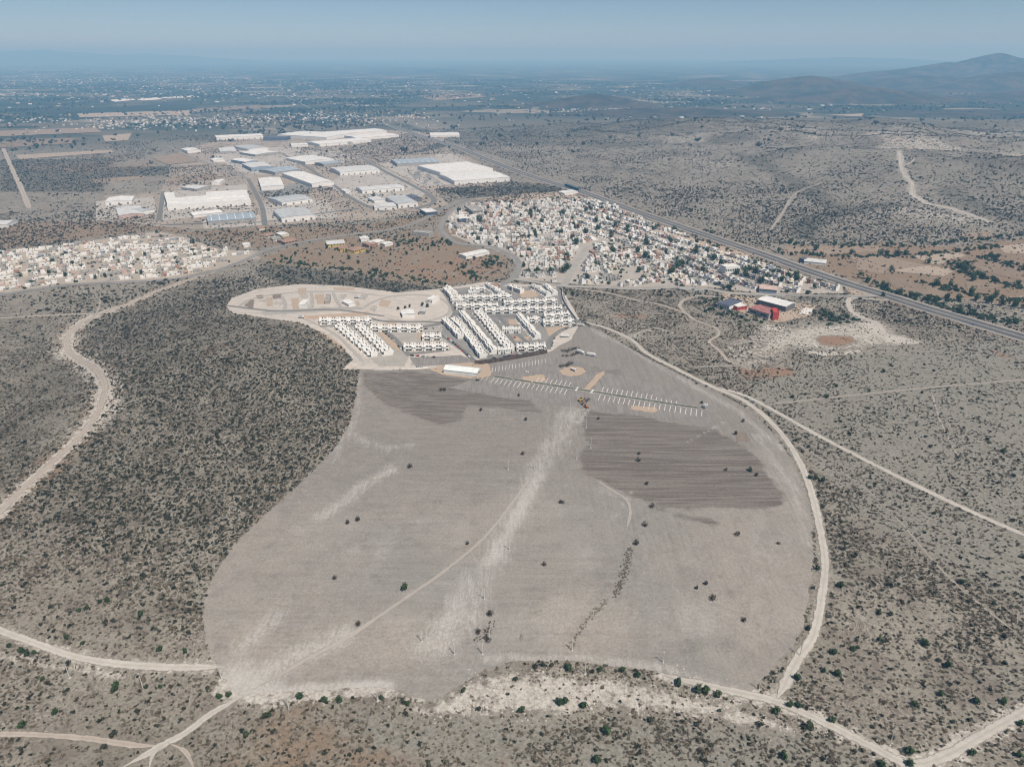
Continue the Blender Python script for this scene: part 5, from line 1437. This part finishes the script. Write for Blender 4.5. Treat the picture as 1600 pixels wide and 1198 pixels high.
# near scrub
x, y = wedge(170, 1250, 2.3, 50)
r0 = np.hypot(x, y)
k = take(x, y, 1 - 0.55 * sstep(480, 900, r0)) & take(x, y, 1 - sstep(1000, 1250, r0)); x, y = sel(k, x, y)
k = free(x, y); x, y = sel(k, x, y)
dens = 0.26 + 1.0 * sstep(0.34, 0.62, fbm(x, y, 26, 5, 4)) * (0.15 + 1.5 * sstep(.3, .62, fbm(x, y, 120, 6, 4)))
lh = soft(x, y, LHILL, 20)
greyz = soft(x, y, W2([(1150,590),(1300,560),(1640,520),(1640,960),(1500,900),(1330,800),(1290,740),(1220,660)]), 40)
pal = np.maximum(soft(x, y, QUARRY, 10), soft(x, y, WHITE_R, 20))
tanz = np.maximum.reduce([soft(x, y, RANCH, 20), soft(x, y, RFIELDS, 25)])
dens = np.clip(dens + 0.35 * lh, 0, 1) * (1 - 0.55 * greyz) * (1 - 0.88 * pal) * (1 - 0.85 * tanz)
k = take(x, y, dens); x, y = sel(k, x, y)
u = rng.random(len(x))
dk = u < (0.12 + 0.22 * soft(x, y, LHILL, 20) + 0.12 * (fbm(x, y, 80, 12, 3) - .5))
sz = np.exp(rng.normal(0, .33, len(x)))
scatter('dry_scrub', C_GREY, x[~dk], y[~dk], np.clip(sz[~dk] * .9, .35, 2.0), 'grey leafless scrub covering the slopes round the graded field', 'scrub')
scatter('leafy_scrub', C_DARK, x[dk], y[dk], np.clip(sz[dk] * 1.1, .5, 2.8), 'small dark shrubs dotted through the dry scrub', 'scrub')
# middle distance
x, y = wedge(1020, 1950, 34)
k = free(x, y); x, y = sel(k, x, y)
inr = np.maximum(soft(x, y, RFIELDS, 20), soft(x, y, RANCH, 20))
dn = (0.2 + 0.8 * sstep(.4, .62, fbm(x, y, 90, 15, 4))) * (1 - .75 * inr) * np.where(inpoly(x, y, INDUS), .35, 1)
for q in DARKS: dn = np.maximum(dn, soft(x, y, q, 15))
k = take(x, y, dn); x, y = sel(k, x, y)
scatter('middle_scrub', C_DARK, x, y, np.clip(np.exp(rng.normal(.4, .38, len(x))), .7, 4), 'dark bushes scattered over the middle distance', 'scrub')
# the hill beyond the highway and the scrub past the works
x, y = wedge(1300, 3600, 42)
k = free(x, y); x, y = sel(k, x, y)
d_ = hw_dist(x, y)
dn = np.where(d_ > 40, .38 + .7 * sstep(.42, .62, fbm(x, y, 180, 19, 4)), 0.10 + .6 * sstep(.5, .66, fbm(x, y, 220, 23, 4)))
dn = dn * (1 - .9 * soft(x, y, RFIELDS, 20))
for q in DARKS: dn = np.maximum(dn, soft(x, y, q, 20))
k = take(x, y, dn); x, y = sel(k, x, y)
gs = rng.random(len(x)) < .55
scatter('hill_dry_scrub', C_GREY, x[gs], y[gs], np.clip(np.exp(rng.normal(.5, .35, gs.sum())), .8, 3.5), 'grey dry scrub covering the hill beyond the highway', 'scrub')
x, y = x[~gs], y[~gs]
scatter('hill_scrub', C_FAR, x, y, np.clip(np.exp(rng.normal(.5, .4, len(x))), .8, 4), 'dark scrub covering the hill beyond the highway', 'scrub')
# tree lines and orchards on the plain
x, y = wedge(2600, 11000, 1900)
dn = sstep(.53, .64, fbm(x, y, 420, 27, 5)) * .9 + .05
dn = np.where((hw_dist(x, y) > 0) & (y < 4300), 0.12, dn)
k = take(x, y, dn); x, y = sel(k, x, y)
scatter('distant_trees', C_FAR, x, y, np.clip(np.exp(rng.normal(2.0, .3, len(x))), 4, 14), 'dark trees and orchards spread over the distant plain', 'trees')
# loose rock at the foot of the field
x, y = wedge(250, 620, 5)
rr = np.maximum(soft(x, y, QUARRY, 6), .5 * np.exp(-(dline(x, y, LINES['southeast']) / 9) ** 2)) * sstep(.42, .6, fbm(x, y, 12, 2, 3))
k = take(x, y, rr); x, y = sel(k, x, y)
scatter('loose_rock', C_ROCK, x, y, np.clip(np.exp(rng.normal(-.8, .45, len(x))), .2, 1.2), 'pale limestone rubble on the slope below the field', 'rubble')

# far settlements, far too many roofs to count
def far_town():
    m = {c: MB() for c in ('white_render', 'roof_grey', 'cream_render')}
    cl = [P(170,195), P(225,190), P(300,190), P(380,188), P(460,184), P(545,183), P(620,188), P(40,190), P(110,150), P(30,130), P(150,125), P(250,122), P(80,115), P(330,128), P(430,130), P(520,140), P(600,130), P(700,150), P(900,172), P(960,172), P(860,150), P(1010,170), P(760,128), P(940,135),
          P(1130,152), P(1180,160), P(470,150), P(10,152), P(200,140), P(350,145), P(1080,140), P(200,108), P(50,106), P(350,110)]
    w = [3, 5, 5, 4, 4, 4, 3, 3, 2, 6, 6, 6, 6, 4, 3, 3, 3, 2, 3, 3, 1, 2, 2, 2, 2, 1, 2, 3, 4, 3, 1, 5, 5, 4]
    for c, ww in zip(cl, w):
        dist = c.length
        sp_ = 95 if dist < 5000 else 0.055 * dist
        for _ in range(int(ww * (30 if dist < 5000 else 30))):
            x = c.x + random.gauss(0, sp_ * 1.5); y = c.y + random.gauss(0, sp_ * (2.2 if dist < 5000 else 2.0))
            if y < 2600: continue
            s = random.uniform(6, 11) if dist < 5000 else random.uniform(9, 26)
            M = Matrix.Translation((x, y, float(hgt(x, y)))) @ Matrix.Rotation(random.uniform(0, .8), 4, 'Z')
            random.choices(list(m.values()), (2, 6, 3))[0].box(0, s, 0, s * random.uniform(.7, 1.2), -2, random.uniform(3, 7), M)
    r = empty('distant_villages', (0, 0, 0), label='countless pale roofs of villages and the city on the plain', category='town', kind='stuff')
    for k_, b in m.items(): obj('house_walls', b.mesh('distant_villages', k_), r, kind='stuff')
far_town()
for q in ([(170,157),(205,154),(212,157),(180,160)], [(213,156),(245,153),(255,156),(222,158)], [(250,153),(300,150),(308,152),(262,155)]):
    sheet('greenhouse_ground', W2(q), 'roof_white', 3.0, 80)

# ------------------------------------------------------------------ trees and shrubs one can tell apart
def tree_parts(seed, mat, h, rx, n=260, leaf=.42):
    r = random.Random(seed)
    t = MB()
    t.tube((0, 0, -.4), (r.uniform(-.2, .2), r.uniform(-.2, .2), h * .42), .26, .17, 7)
    for i in range(5):
        a = i * 1.257 + r.uniform(-.3, .3)
        t.tube((0, 0, h * .32), (math.cos(a) * rx * .6, math.sin(a) * rx * .6, h * r.uniform(.6, .85)), .12, .04, 5)
    c = clump(seed, n, rx, h, leaf, h * .16, 8, .45)
    return [('trunk', t.mesh('trunk', 'bark')), ('crown', c.mesh('crown', mat))]
def shrub_parts(seed, mat, h, rx, n=170, leaf=.32):
    return [('trunk', twigs(seed, 8, rx * .6, h * .7, .07).mesh('stems', 'bark')), ('crown', clump(seed, n, rx, h, leaf, .15, 6, .45).mesh('crown', mat))]
TREES = [tree_parts(100 + i, 'leaf_green', random.uniform(5.2, 6.4), random.uniform(2.8, 3.5)) for i in range(5)]
SHRUBS = [shrub_parts(200 + i, 'leaf_green', random.uniform(2.3, 3.0), random.uniform(1.7, 2.1)) for i in range(5)]
DRYS = [shrub_parts(300 + i, 'leaf_dry', random.uniform(2.2, 3.0), random.uniform(1.8, 2.4), 110, .28) for i in range(5)]
def plant(kind, px, s, name, label, cat, group):
    p = P(*px)
    lift = 0.1 if not inpoly(np.array([p.x]), np.array([p.y]), FIELD)[0] else 0.16
    return assemble(name, kind[random.randrange(len(kind))], (p.x, p.y, p.z + lift), random.uniform(0, 6.28), s * random.uniform(.9, 1.1), label=label, category=cat, group=group)
for q in [(417,1121),(470,1091),(506,1095),(530,1096),(597,1091),(637,1101),(725,1081),(848,1041),(888,1046),(938,1047),(972,1049),(996,1057),(1060,1067)]:
    plant(SHRUBS, q, random.uniform(.95, 1.5), 'green_shrub', 'round green shrub on the bank at the lower edge of the graded field', 'shrub', 'green shrubs along the bank under the field')
for q in [(1090,1080),(1103,1081),(1123,1087),(875,1100),(883,1097),(911,1106),(815,1111),(948,1145),(932,1190)]:
    plant(SHRUBS, q, random.uniform(1.3, 1.8), 'green_shrub', 'bushy dark green shrub on the pale rocky slope', 'shrub', 'green shrubs on the rocky slope')
for q in [(67,1062),(35,1137),(87,1115),(182,1073),(179,1080),(230,1074),(250,1074),(343,1089),(358,1087),(15,1011),(34,1020),(44,1023),(53,1021),(290,1019),(250,1016),(157,942),(135,952),(168,940),(220,962),(125,955),(105,998),(130,1006),(385,1150)]:
    plant(SHRUBS, q, random.uniform(.85, 1.45), 'green_shrub', 'green shrub in the scrub around the south-western tracks', 'shrub', 'green shrubs by the south-western tracks')
for q in [(1262,983),(1278,889),(1214,1113),(1234,1104),(1246,1104),(1266,1137),(1300,1127),(1422,1177),(1421,1196),(1595,1132),(1245,1060)]:
    plant(SHRUBS, q, random.uniform(1.1, 1.6), 'green_shrub', 'green shrub beside the pale track along the field rim', 'shrub', 'green shrubs beside the rim track')
for q in [(1303,1022),(1333,1016),(1287,1050),(1308,1055),(1224,1183),(1430,1104),(1374,960),(1391,960),(1480,1042),(1524,1098),(1569,1098),(1313,917),(1445,1008),(1374,1000),(1520,1178),(1590,1180),(1502,912),(1552,944),(1378,1198),(1470,1085)]:
    plant(SHRUBS, q, random.uniform(1.0, 1.7), 'green_shrub', 'dark green shrub standing in the eastern scrub', 'shrub', 'green shrubs in the eastern scrub')
for q in [(633,921),(1173,736)]: plant(SHRUBS, q, 1.6, 'green_shrub', 'leafy green tree left standing alone in the graded field', 'shrub', 'green trees left in the field')
for q in [(1567,707),(1583,745),(1265,748),(1275,748),(1284,752),(1380,582),(1307,605),(1291,622),(1238,622),(1358,612),(1440,615)]:
    plant(SHRUBS, q, random.uniform(1.1, 1.7), 'green_shrub', 'solitary dark shrub on the grey eastern plain', 'shrub', 'shrubs on the grey plain')
for q in [(641,731),(558,814),(544,818),(730,851),(523,904),(560,976),(817,710),(877,786),(850,884),(1010,757),(997,721),(998,710),(1019,792),(1007,822),(993,851),(1103,913),(1088,920),(1115,937),(1162,970),(766,960),(747,988),(762,1000),(1152,836),(1216,850),(822,657),(695,611),(689,611),(751,642),(810,619),(1182,744),(1088,600),(1097,631),(1161,659),(1150,679),(1134,735),(935,655)]:
    plant(DRYS, q, random.uniform(.95, 1.5), 'dry_tree', 'bare brown mesquite left standing in the graded field', 'tree', 'bare trees left in the field')
def ring(n, poly, name, kinds, smin, smax, label, group, cat='tree', keep=None, sep=9):
    """trees dotted through an area"""
    W_ = W2(poly); xs = [p[0] for p in W_]; ys = [p[1] for p in W_]
    got = []; tries = 0
    while len(got) < n and tries < n * 60:
        tries += 1
        x, y = random.uniform(min(xs), max(xs)), random.uniform(min(ys), max(ys))
        if not inpoly(np.array([x]), np.array([y]), W_)[0]: continue
        if keep and not keep(x, y): continue
        if any((x - a) ** 2 + (y - b) ** 2 < sep * sep for a, b in got): continue
        got.append((x, y))
        assemble(name, kinds[random.randrange(len(kinds))], (x, y, float(hgt(x, y)) + .1), random.uniform(0, 6.28), random.uniform(smin, smax), label=f'{label} {near_to(x, y)}', category=cat, group=group)
for q in [(1380,464),(1385,450),(1379,447),(1405,460),(1422,464),(1430,466),(1355,441),(1462,447),(1485,449),(1492,452),(1527,430),(1520,439),(1535,435),(1509,424),(1496,416),(1503,420),(1570,450),(1517,460),(1555,463),(1555,441),(1590,446),(1547,401),(1556,405),(1385,385),(1392,384),(1315,388),(1375,399),(1385,399),(1400,400),(1415,399),(1460,384),(1235,380),(1217,393),(1260,398),(1330,398),(1392,422),(1497,489),(1497,470),(1545,474),(1585,480),(1565,478),(1525,470),(1480,466),(1450,470),(1460,474),(1450,412),(1275,392),(1320,372)]:
    plant(TREES, q, random.uniform(1.3, 2.1), 'field_tree', 'broad dark green tree among the tan fields beyond the highway', 'tree', 'trees among the tan fields')
for q in [(511,388),(513,380),(622,383),(645,378),(652,377),(691,376),(635,398),(661,392),(669,391),(580,389),(542,394),(596,390),(575,396),(631,370),(640,369),(715,397),(768,405),(765,410),(772,413),(800,409),(762,416),(723,418),(728,414),(716,422),(698,436),(744,439),(735,437),(704,383),(700,379),(688,380),(676,384),(500,399),(480,396),(462,398),(455,405),(520,404),(545,405),(560,412),(610,399),(440,402),(470,345),(500,352),(512,360),(486,362)]:
    plant(TREES, q, random.uniform(.8, 1.35), 'ranch_tree', 'dark tree on the brown ranch land between the road and the estate', 'tree', 'trees on the ranch land')
for q in [(633,482),(640,480),(622,484),(660,478),(668,480),(797,463),(884,461),(895,460),(902,463),(722,492)]:
    plant(TREES, q, random.uniform(.75, 1.0), 'estate_tree', 'dark tree standing on the bare ground of the estate', 'tree', 'trees on the estate ground')
road_ok = lambda x, y: all(dline(np.array([x]), np.array([y]), l)[0] > w / 2 + 2 for _, l, w in ROADLIST)
ring(125, [(700,334),(735,318),(870,314),(960,324),(1060,364),(1160,405),(1260,438),(1314,448),(1314,457),(1180,456),(1060,445),(940,445),(880,441),(814,434),(806,408),(745,381),(705,366)], 'street_tree', TREES, 1.4, 2.4, 'dark green tree among the houses', 'trees of the old hillside town', keep=road_ok, sep=14)
ring(28, [(0,450),(0,395),(100,384),(250,364),(380,395),(280,430),(100,442)], 'street_tree', TREES, 1.0, 1.6, 'dark green tree among the houses', 'trees of the town beside the works', keep=road_ok, sep=14)
# brush pushed into heaps and windrows
def brush(px, w, label, n=None, mat='leaf_dry', h=1.1):
    ln = smooth_line(W2(px), 1.6)
    m = MB(); r = random.Random(len(px) * 31 + int(px[0][0]))
    for c in ln:
        for _ in range(n or 9):
            x = c[0] + r.gauss(0, w * .4); y = c[1] + r.gauss(0, w * .4); z = float(hgt(x, y)) + .16
            a = r.uniform(0, 6.28); L = r.uniform(.6, 1.8)
            m.tube((x, y, z + r.uniform(0, h * .5)), (x + math.cos(a) * L, y + math.sin(a) * L, z + r.uniform(.1, h)), .16, .06, 3)
            if r.random() < .5:
                s = r.uniform(.3, .7); zz = z + r.uniform(.2, h)
                m.quad((x - s, y - s * .4, zz - .2), (x + s * .7, y - s, zz), (x + s, y + s * .8, zz + .25), (x - s * .6, y + s, zz))
    me = m.mesh('brush_heap', mat)
    obj('brush_heap', me, label=label, category='brush', kind='stuff')
brush([(985,856),(978,885),(972,905),(960,930)], 3.6, 'thick windrow of cleared brush in the graded field', 6, 'twig_grey', .9)
brush([(948,938),(930,955),(915,972),(903,990),(893,1012)], 2.6, 'thin trail of cleared brush running to a pole', 4, 'twig_grey', .8)
brush([(874,573),(884,572),(893,568)], 4.5, 'dark heap of grubbed-out trees beside orange earth', 14, h=2.4)
brush([(876,548),(885,550),(893,546),(903,545)], 5, 'scattered dark brush heaps at the corner of the estate', 10, h=2.2)
brush([(880,557),(893,556),(902,552)], 4, 'second row of dark brush heaps at the corner of the estate', 8, h=2.0)
brush([(908,632),(914,629),(920,624)], 2.5, 'dark torn roots beside the diggers', 9, h=1.2)
brush([(745,1000),(758,992),(768,978)], 3.5, 'thin brush litter beside the pole line', 5)
# garden trees of the towns too small to tell apart
def gardens():
    X, Y = [], []
    for poly, a in ((TOWN, 300), (LTOWN, 900)):
        xs = [p[0] for p in poly]; ys = [p[1] for p in poly]
        n = int((max(xs) - min(xs)) * (max(ys) - min(ys)) / a)
        x = rng.uniform(min(xs), max(xs), n); y = rng.uniform(min(ys), max(ys), n)
        k = inpoly(x, y, poly) & free(x, y, []) & (fbm(x, y, 60, 44, 3) > .42)
        X.append(x[k]); Y.append(y[k])
    x, y = np.concatenate(X), np.concatenate(Y)
    scatter('garden_greenery', C_GREEN, x, y, np.clip(np.exp(rng.normal(1.05, .35, len(x))), 1.4, 5), 'small garden trees and bushes between the town houses', 'greenery')
gardens()
# hedgerows between the tan fields and along the highway
def hedges():
    X, Y = [], []
    for q, w, n in (([(1205,394),(1330,401),(1420,399),(1500,392),(1560,385)], 7, 190), ([(1345,432),(1400,460),(1440,464),(1500,472)], 6, 120), ([(1490,408),(1525,430),(1545,437),(1600,452)], 9, 170), ([(1440,441),(1500,456),(1600,472)], 8, 120), ([(1220,380),(1380,384),(1460,380),(1560,372),(1620,368)], 10, 220),
                    ([(1400,466),(1480,484),(1600,505)], 12, 160), ([(1455,412),(1500,418),(1530,405),(1560,398)], 6, 80), ([(1010,352),(1080,372),(1140,392)], 5, 30), ([(1085,360),(1110,366)], 10, 45), ([(1540,402),(1580,415),(1620,428)], 8, 90),
                    ([(430,405),(560,425),(640,437),(690,445)], 12, 120), ([(620,372),(660,385),(700,378)], 9, 60), ([(760,400),(768,415),(755,420)], 10, 50), ([(715,415),(730,420),(745,436)], 9, 45), ([(405,356),(440,376),(480,388)], 5, 50), ([(1120,462),(1110,478),(1150,495),(1190,500)], 12, 90), ([(1290,488),(1310,497),(1285,505)], 9, 60)):
        l = smooth_line(W2(q), 3)
        i = rng.integers(0, len(l), n)
        X.append(l[i, 0] + rng.normal(0, w, n)); Y.append(l[i, 1] + rng.normal(0, w, n))
    x, y = np.concatenate(X), np.concatenate(Y)
    k = free(x, y); x, y = x[k], y[k]
    scatter('hedgerow', C_GREEN, x, y, np.clip(np.exp(rng.normal(.95, .4, len(x))), 1.2, 5), 'dark hedgerow bushes between the tan fields and by the roads', 'hedge')
hedges()

# ------------------------------------------------------------------ poles
plain('concrete_pole', (0.56, 0.54, 0.51), 0.08, 2)
plain('insulator_brown', (0.12, 0.07, 0.05), 0.1, 1)
def pole_parts(h, arm=2.0):
    m = MB(); m.tube((0, 0, -.8), (0, 0, h), .26, .16, 8)
    parts = [('shaft', m.mesh('shaft', 'concrete_pole'))]
    parts.append(('crossarm', box_mesh('crossarm', 'concrete_pole', [(-arm / 2, arm / 2, -.27, -.15, h - .7, h - .5)]), ))
    for x in (-arm / 2 + .12, 0, arm / 2 - .12):
        t = MB(); t.tube((x, -.21, h - .5), (x, -.21, h - .12), .08, .05, 6); parts.append(('insulator', t.mesh('insulator', 'insulator_brown')))
    parts.append(('footing', box_mesh('footing', 'kerb_white', [(-.6, .6, -.6, .6, -.4, .18)], .1)))
    return parts
PP = [pole_parts(9.0), pole_parts(11.0)]
def pole(px, where, grp, k=0, rz=0.0):
    p = P(*px)
    assemble('utility_pole', PP[k], (p.x, p.y, p.z + .17), rz, label=f'pale concrete utility pole with crossarm {where}', category='utility pole', group=grp)
for q in [(659,1002),(710,1022),(754,1022),(757,936),(796,859),(835,733),(794,734),(765,1000)]: pole(q, 'on the chalky streak across the field', 'poles of the field line', 0, .6)
for q in [(894,1016),(1036,1035),(1186,1077),(914,1053)]: pole(q, 'along the lower margin of the field', 'poles along the field margin', 0, .1)
for q in [(923,700),(901,717),(916,669),(891,644)]: pole(q, 'at the corner of the turned earth', 'poles beside the turned earth', 1, .2)
for q in [(109,1059),(223,1074),(346,1061),(451,1107),(590,1095)]: pole(q, 'beside the south-western track', 'poles beside the south-western track', 1, .1)
for q in [(1390,1164),(1250,1024)]: pole(q, 'beside the south-eastern track', 'poles beside the south-eastern track', 1, .5)

# ------------------------------------------------------------------ vehicles
for n_, c_ in (('white', (.7, .7, .69)), ('silver', (.42, .43, .44)), ('black', (.025, .025, .028)), ('red', (.35, .04, .035)), ('blue', (.05, .09, .22)), ('grey', (.14, .145, .15))):
    plain('paint_' + n_, c_, .03, 2, rough=.3, spec=.5)
plain('tyre', (.02, .02, .02), .1, 1)
plain('digger_yellow', (.42, .26, .06), .15, 1)
plain('digger_orange', (.40, .15, .06), .15, 1)
def prism(pts, y0, y1, inset=0.0):
    m = MB(); n = len(pts)
    m.v = [(x, y0, z) for x, z in pts] + [(x, y1, z) for x, z in pts]
    m.f = [tuple(range(n))[::-1], tuple(range(n, 2 * n))] + [(i, (i + 1) % n, n + (i + 1) % n, n + i) for i in range(n)]
    return m
def wheels(xs, w, r=.34):
    out = []
    for x in xs:
        for y in (-w / 2 + .02, w / 2 - .22):
            t = MB(); t.tube((x, y, r), (x, y + .2, r), r, r, 10); out.append(('wheel', t.mesh('wheel', 'tyre')))
    return out
def car_parts(paint, suv=False):
    h = 1.7 if suv else 1.45
    body = prism([(-2.2, .3), (2.2, .3), (2.25, .75), (1.1, .95), (.55, h - .05), (-1.3, h), (-2.1, 1.0), (-2.25, .7)], -.86, .86).mesh('body', 'paint_' + paint)
    gl = prism([(1.03, .98), (.56, h - .12), (-1.25, h - .08), (-1.95, 1.02)], -.875, .875).mesh('window', 'glass_dark')
    wsc = MB(); wsc.quad((1.12, -.72, .97), (1.12, .72, .97), (.60, .66, h - .06), (.60, -.66, h - .06)); wsc.quad((-2.12, .7, 1.02), (-2.12, -.7, 1.02), (-1.36, -.64, h - .03), (-1.36, .64, h - .03))
    return [('body', body), ('side_window', gl), ('windscreen', wsc.mesh('windscreen', 'glass_dark'))] + wheels((-1.35, 1.35), 1.76)
CARS = {(p, s): car_parts(p, s) for p in ('white', 'silver', 'black', 'red', 'blue', 'grey') for s in (False, True)}
NAMED = {'white': 'white', 'silver': 'silver', 'black': 'black', 'red': 'red', 'blue': 'dark blue', 'grey': 'dark grey'}
def cars(px, n, where, grp, off=0.0, across=True, fill=.75):
    ln = smooth_line(W2(px), 2.0)
    s = np.concatenate([[0], np.cumsum(np.linalg.norm(np.diff(ln, axis=0), axis=1))])
    for i in range(n):
        if random.random() > fill: continue
        t = s[-1] * (i + .5) / n
        x = np.interp(t, s, ln[:, 0]); y = np.interp(t, s, ln[:, 1])
        x2 = np.interp(t + 1, s, ln[:, 0]); y2 = np.interp(t + 1, s, ln[:, 1]); x1 = np.interp(t - 1, s, ln[:, 0]); y1 = np.interp(t - 1, s, ln[:, 1])
        a = math.atan2(y2 - y1, x2 - x1)
        x += -math.sin(a) * off; y += math.cos(a) * off
        c = random.choices(('white', 'silver', 'black', 'red', 'blue', 'grey'), (3, 2, 4, 1, 1, 3))[0]; suv = random.random() < .4
        assemble('parked_car', CARS[c, suv], (x, y, float(hgt(x, y)) + .36), a + (math.pi / 2 if across else 0) + random.choice((0, math.pi)) + random.uniform(-.05, .05),
                 label=f'{NAMED[c]} {"high-bodied" if suv else "low"} car parked {where}', category='car', group=grp)
cars([(730,505),(757,540),(766,556)], 20, 'beside the longest slanting terrace', 'cars beside the longest terrace', 4.5)
cars([(726,508),(750,543),(760,560)], 18, 'in the middle row of the slanting car street', 'cars in the slanting street', -4)
cars([(672,510),(700,530),(722,548),(738,563)], 18, 'along the curved estate street', 'cars along the curved street', 0, False, .85)
cars([(592,514),(612,530),(628,548)], 9, 'next to the orange fill strip', 'cars by the orange strip', 0, False)
cars([(655,515),(690,513)], 5, 'before the estate terrace', 'cars before the terraces', 0, False)
cars([(690,560),(640,556)], 6, 'on the street above the bare plot', 'cars above the bare plot', 0, False, .6)
cars([(880,472),(889,488),(902,505)], 8, 'under the white perimeter wall', 'cars under the perimeter wall', -2, False, .9)
cars([(898,507),(880,514),(864,527),(858,542)], 11, 'round the bare triangle', 'cars round the bare triangle', 3, False, .9)
cars([(770,562),(800,557),(850,550)], 14, 'along the dark boundary wall', 'cars along the boundary wall', 2, False, .8)
cars([(905,500),(915,506),(922,508)], 4, 'on the open ground by the estate exit', 'cars by the estate exit', 0, True, 1)
cars([(775,502),(800,528),(812,545)], 10, 'round the estate green', 'cars round the estate green', 3, False, .6)
cars([(822,512),(845,538)], 7, 'beside the bare triangle terrace', 'cars beside the triangle terrace', 3, False, .7)
cars([(712,473),(790,471)], 9, 'between the upper terraces', 'cars between upper terraces', 0, False, .55)
cars([(790,481),(870,479)], 9, 'between the level terraces', 'cars between level terraces', 0, False, .55)
cars([(634,284),(660,292),(672,300),(655,290)], 10, 'in the asphalt car park of the biggest white plant', 'cars at the biggest plant', 0, True, .9)
cars([(628,276),(650,284),(664,291)], 12, 'in the second row at the biggest white plant', 'cars in the second plant row', 4, True, .9)
cars([(1000,335),(1200,403),(1380,463),(1560,517)], 14, 'on the highway lanes', 'cars on the highway', -8, False, .8)
for q, c, l in (((746,595), 'black', 'black car with open ground round it below the marquee'), ((823,582), 'white', 'white car alone on the dark car park'), ((1166,622), 'white', 'white car driving on the track fork'), ((660,575), 'white', 'white car at the corner of the turned earth'), ((653,574), 'silver', 'silver car at the corner of the turned earth'), ((1176,628), 'silver', 'silver car on the straight pale track')):
    p = P(*q)
    assemble('car', CARS[c, True], (p.x, p.y, p.z + .36), random.uniform(-.3, .3), label=l, category='car')
def truck_parts(L, cab='white', box='white', tank=False):
    parts = [('cab', prism([(L / 2 - .1, .6), (L / 2 + 2, .6), (L / 2 + 2, 1.6), (L / 2 + 1.6, 2.8), (L / 2 - .1, 2.9)], -1.15, 1.15).mesh('cab', 'paint_' + cab), [('windscreen', box_mesh('windscreen', 'glass_dark', [(L / 2 + 1.72, L / 2 + 2.03, -1, 1, 1.7, 2.4)]))])]
    if tank:
        t = MB(); t.tube((-L / 2, 0, 1.9), (L / 2 - .4, 0, 1.9), 1.1, 1.1, 12); parts.append(('tank', t.mesh('tank', 'paint_' + box)))
    else: parts.append(('box_body', box_mesh('box_body', 'paint_' + box, [(-L / 2, L / 2 - .3, -1.25, 1.25, 1.05, 3.6)])))
    parts.append(('chassis', box_mesh('chassis', 'tyre', [(-L / 2 + .2, L / 2 + 1.8, -.9, .9, .55, .9)])))
    return parts + wheels((-L / 2 + 1, -L / 2 + 2.1, L / 2 + 1), 2.4, .5)
TR1, TR2, TR3 = truck_parts(9), truck_parts(5, 'white', 'silver'), truck_parts(6, 'white', 'white', True)
for q, tp, rz, l in (((906,552), TR1, -.75, 'white box lorry near the brush heaps'), ((923,556), TR1, -.4, 'white box lorry farther from the brush heaps'), ((882,527), TR1, -.1, 'white box lorry on the bare ground by the bend'), ((895,579), TR3, -.9, 'white tanker lorry on the orange earth'),
                    ((1101,637), TR2, .9, 'pale lorry at the far end of the planted median'), ((470,497), TR2, .1, 'pale lorry on the building ground'), ((557,466), TR2, .3, 'pale lorry beside the house shells'),
                    ((908,510), TR2, 0, 'pale lorry by the estate exit')):
    p = P(*q)
    assemble('lorry', tp, (p.x, p.y, p.z + .36), rz, label=l, category='lorry')
def digger_parts(paint):
    m = MB()
    for y in (-1.25, .75): m.box(-1.9, 1.9, y, y + .5, 0, .8, taper=.12)
    parts = [('track', m.mesh('track', 'tyre')), ('body', box_mesh('body', paint, [(-2.0, 1.0, -1.2, 1.2, .95, 2.0)], .08)), ('cab', box_mesh('cab', 'glass_dark', [(.1, 1.6, .1, 1.1, 2.0, 3.0), ], .1))]
    m = MB(); m.tube((1, -.3, 1.6), (3.2, -.3, 4.2), .28, .22, 6); parts.append(('boom', m.mesh('boom', paint)))
    m = MB(); m.tube((3.2, -.3, 4.2), (5.0, -.3, 2.0), .22, .16, 6); parts.append(('stick', m.mesh('stick', paint)))
    parts.append(('bucket', prism([(4.6, 2.0), (5.3, 2.0), (5.5, 1.2), (4.7, .7), (4.3, 1.2)], -.85, .25).mesh('bucket', 'dark_cladding')))
    parts.append(('turntable', box_mesh('turntable', 'tyre', [(-.8, .8, -.7, .7, .6, .94)])))
    return parts
for q, paint, rz, l in (((907,627), 'digger_yellow', .6, 'yellow digger working at the trench across the median'), ((916,637), 'digger_orange', 2.2, 'dark orange digger at the end of the trench')):
    p = P(*q)
    assemble('digger', digger_parts(paint), (p.x, p.y, p.z + .32), rz, 1.15, label=l, category='digger')

# ------------------------------------------------------------------ the hazy air over the whole place
def haze():
    m = bpy.data.materials.new('hazy_air')
    m.use_nodes = True
    nt = m.node_tree
    nt.nodes.remove(nt.nodes['Principled BSDF'])
    v = nt.nodes.new('ShaderNodeVolumePrincipled')
    v.inputs['Color'].default_value = (0.27, 0.62, 1.0, 1)
    v.inputs['Density'].default_value = HAZE
    v.inputs['Absorption Color'].default_value = (0.50, 0.36, 0.2, 1)
    v.inputs['Anisotropy'].default_value = 0.0
    nt.links.new(v.outputs[0], nt.nodes['Material Output'].inputs['Volume'])
    b = MB()
    b.box(-64000, 64000, -3000, 64000, -25, 660)
    me = b.mesh('haze')
    me.materials.append(m)
    obj('haze', me, kind='stuff')
HAZE = 1.02e-4
haze()
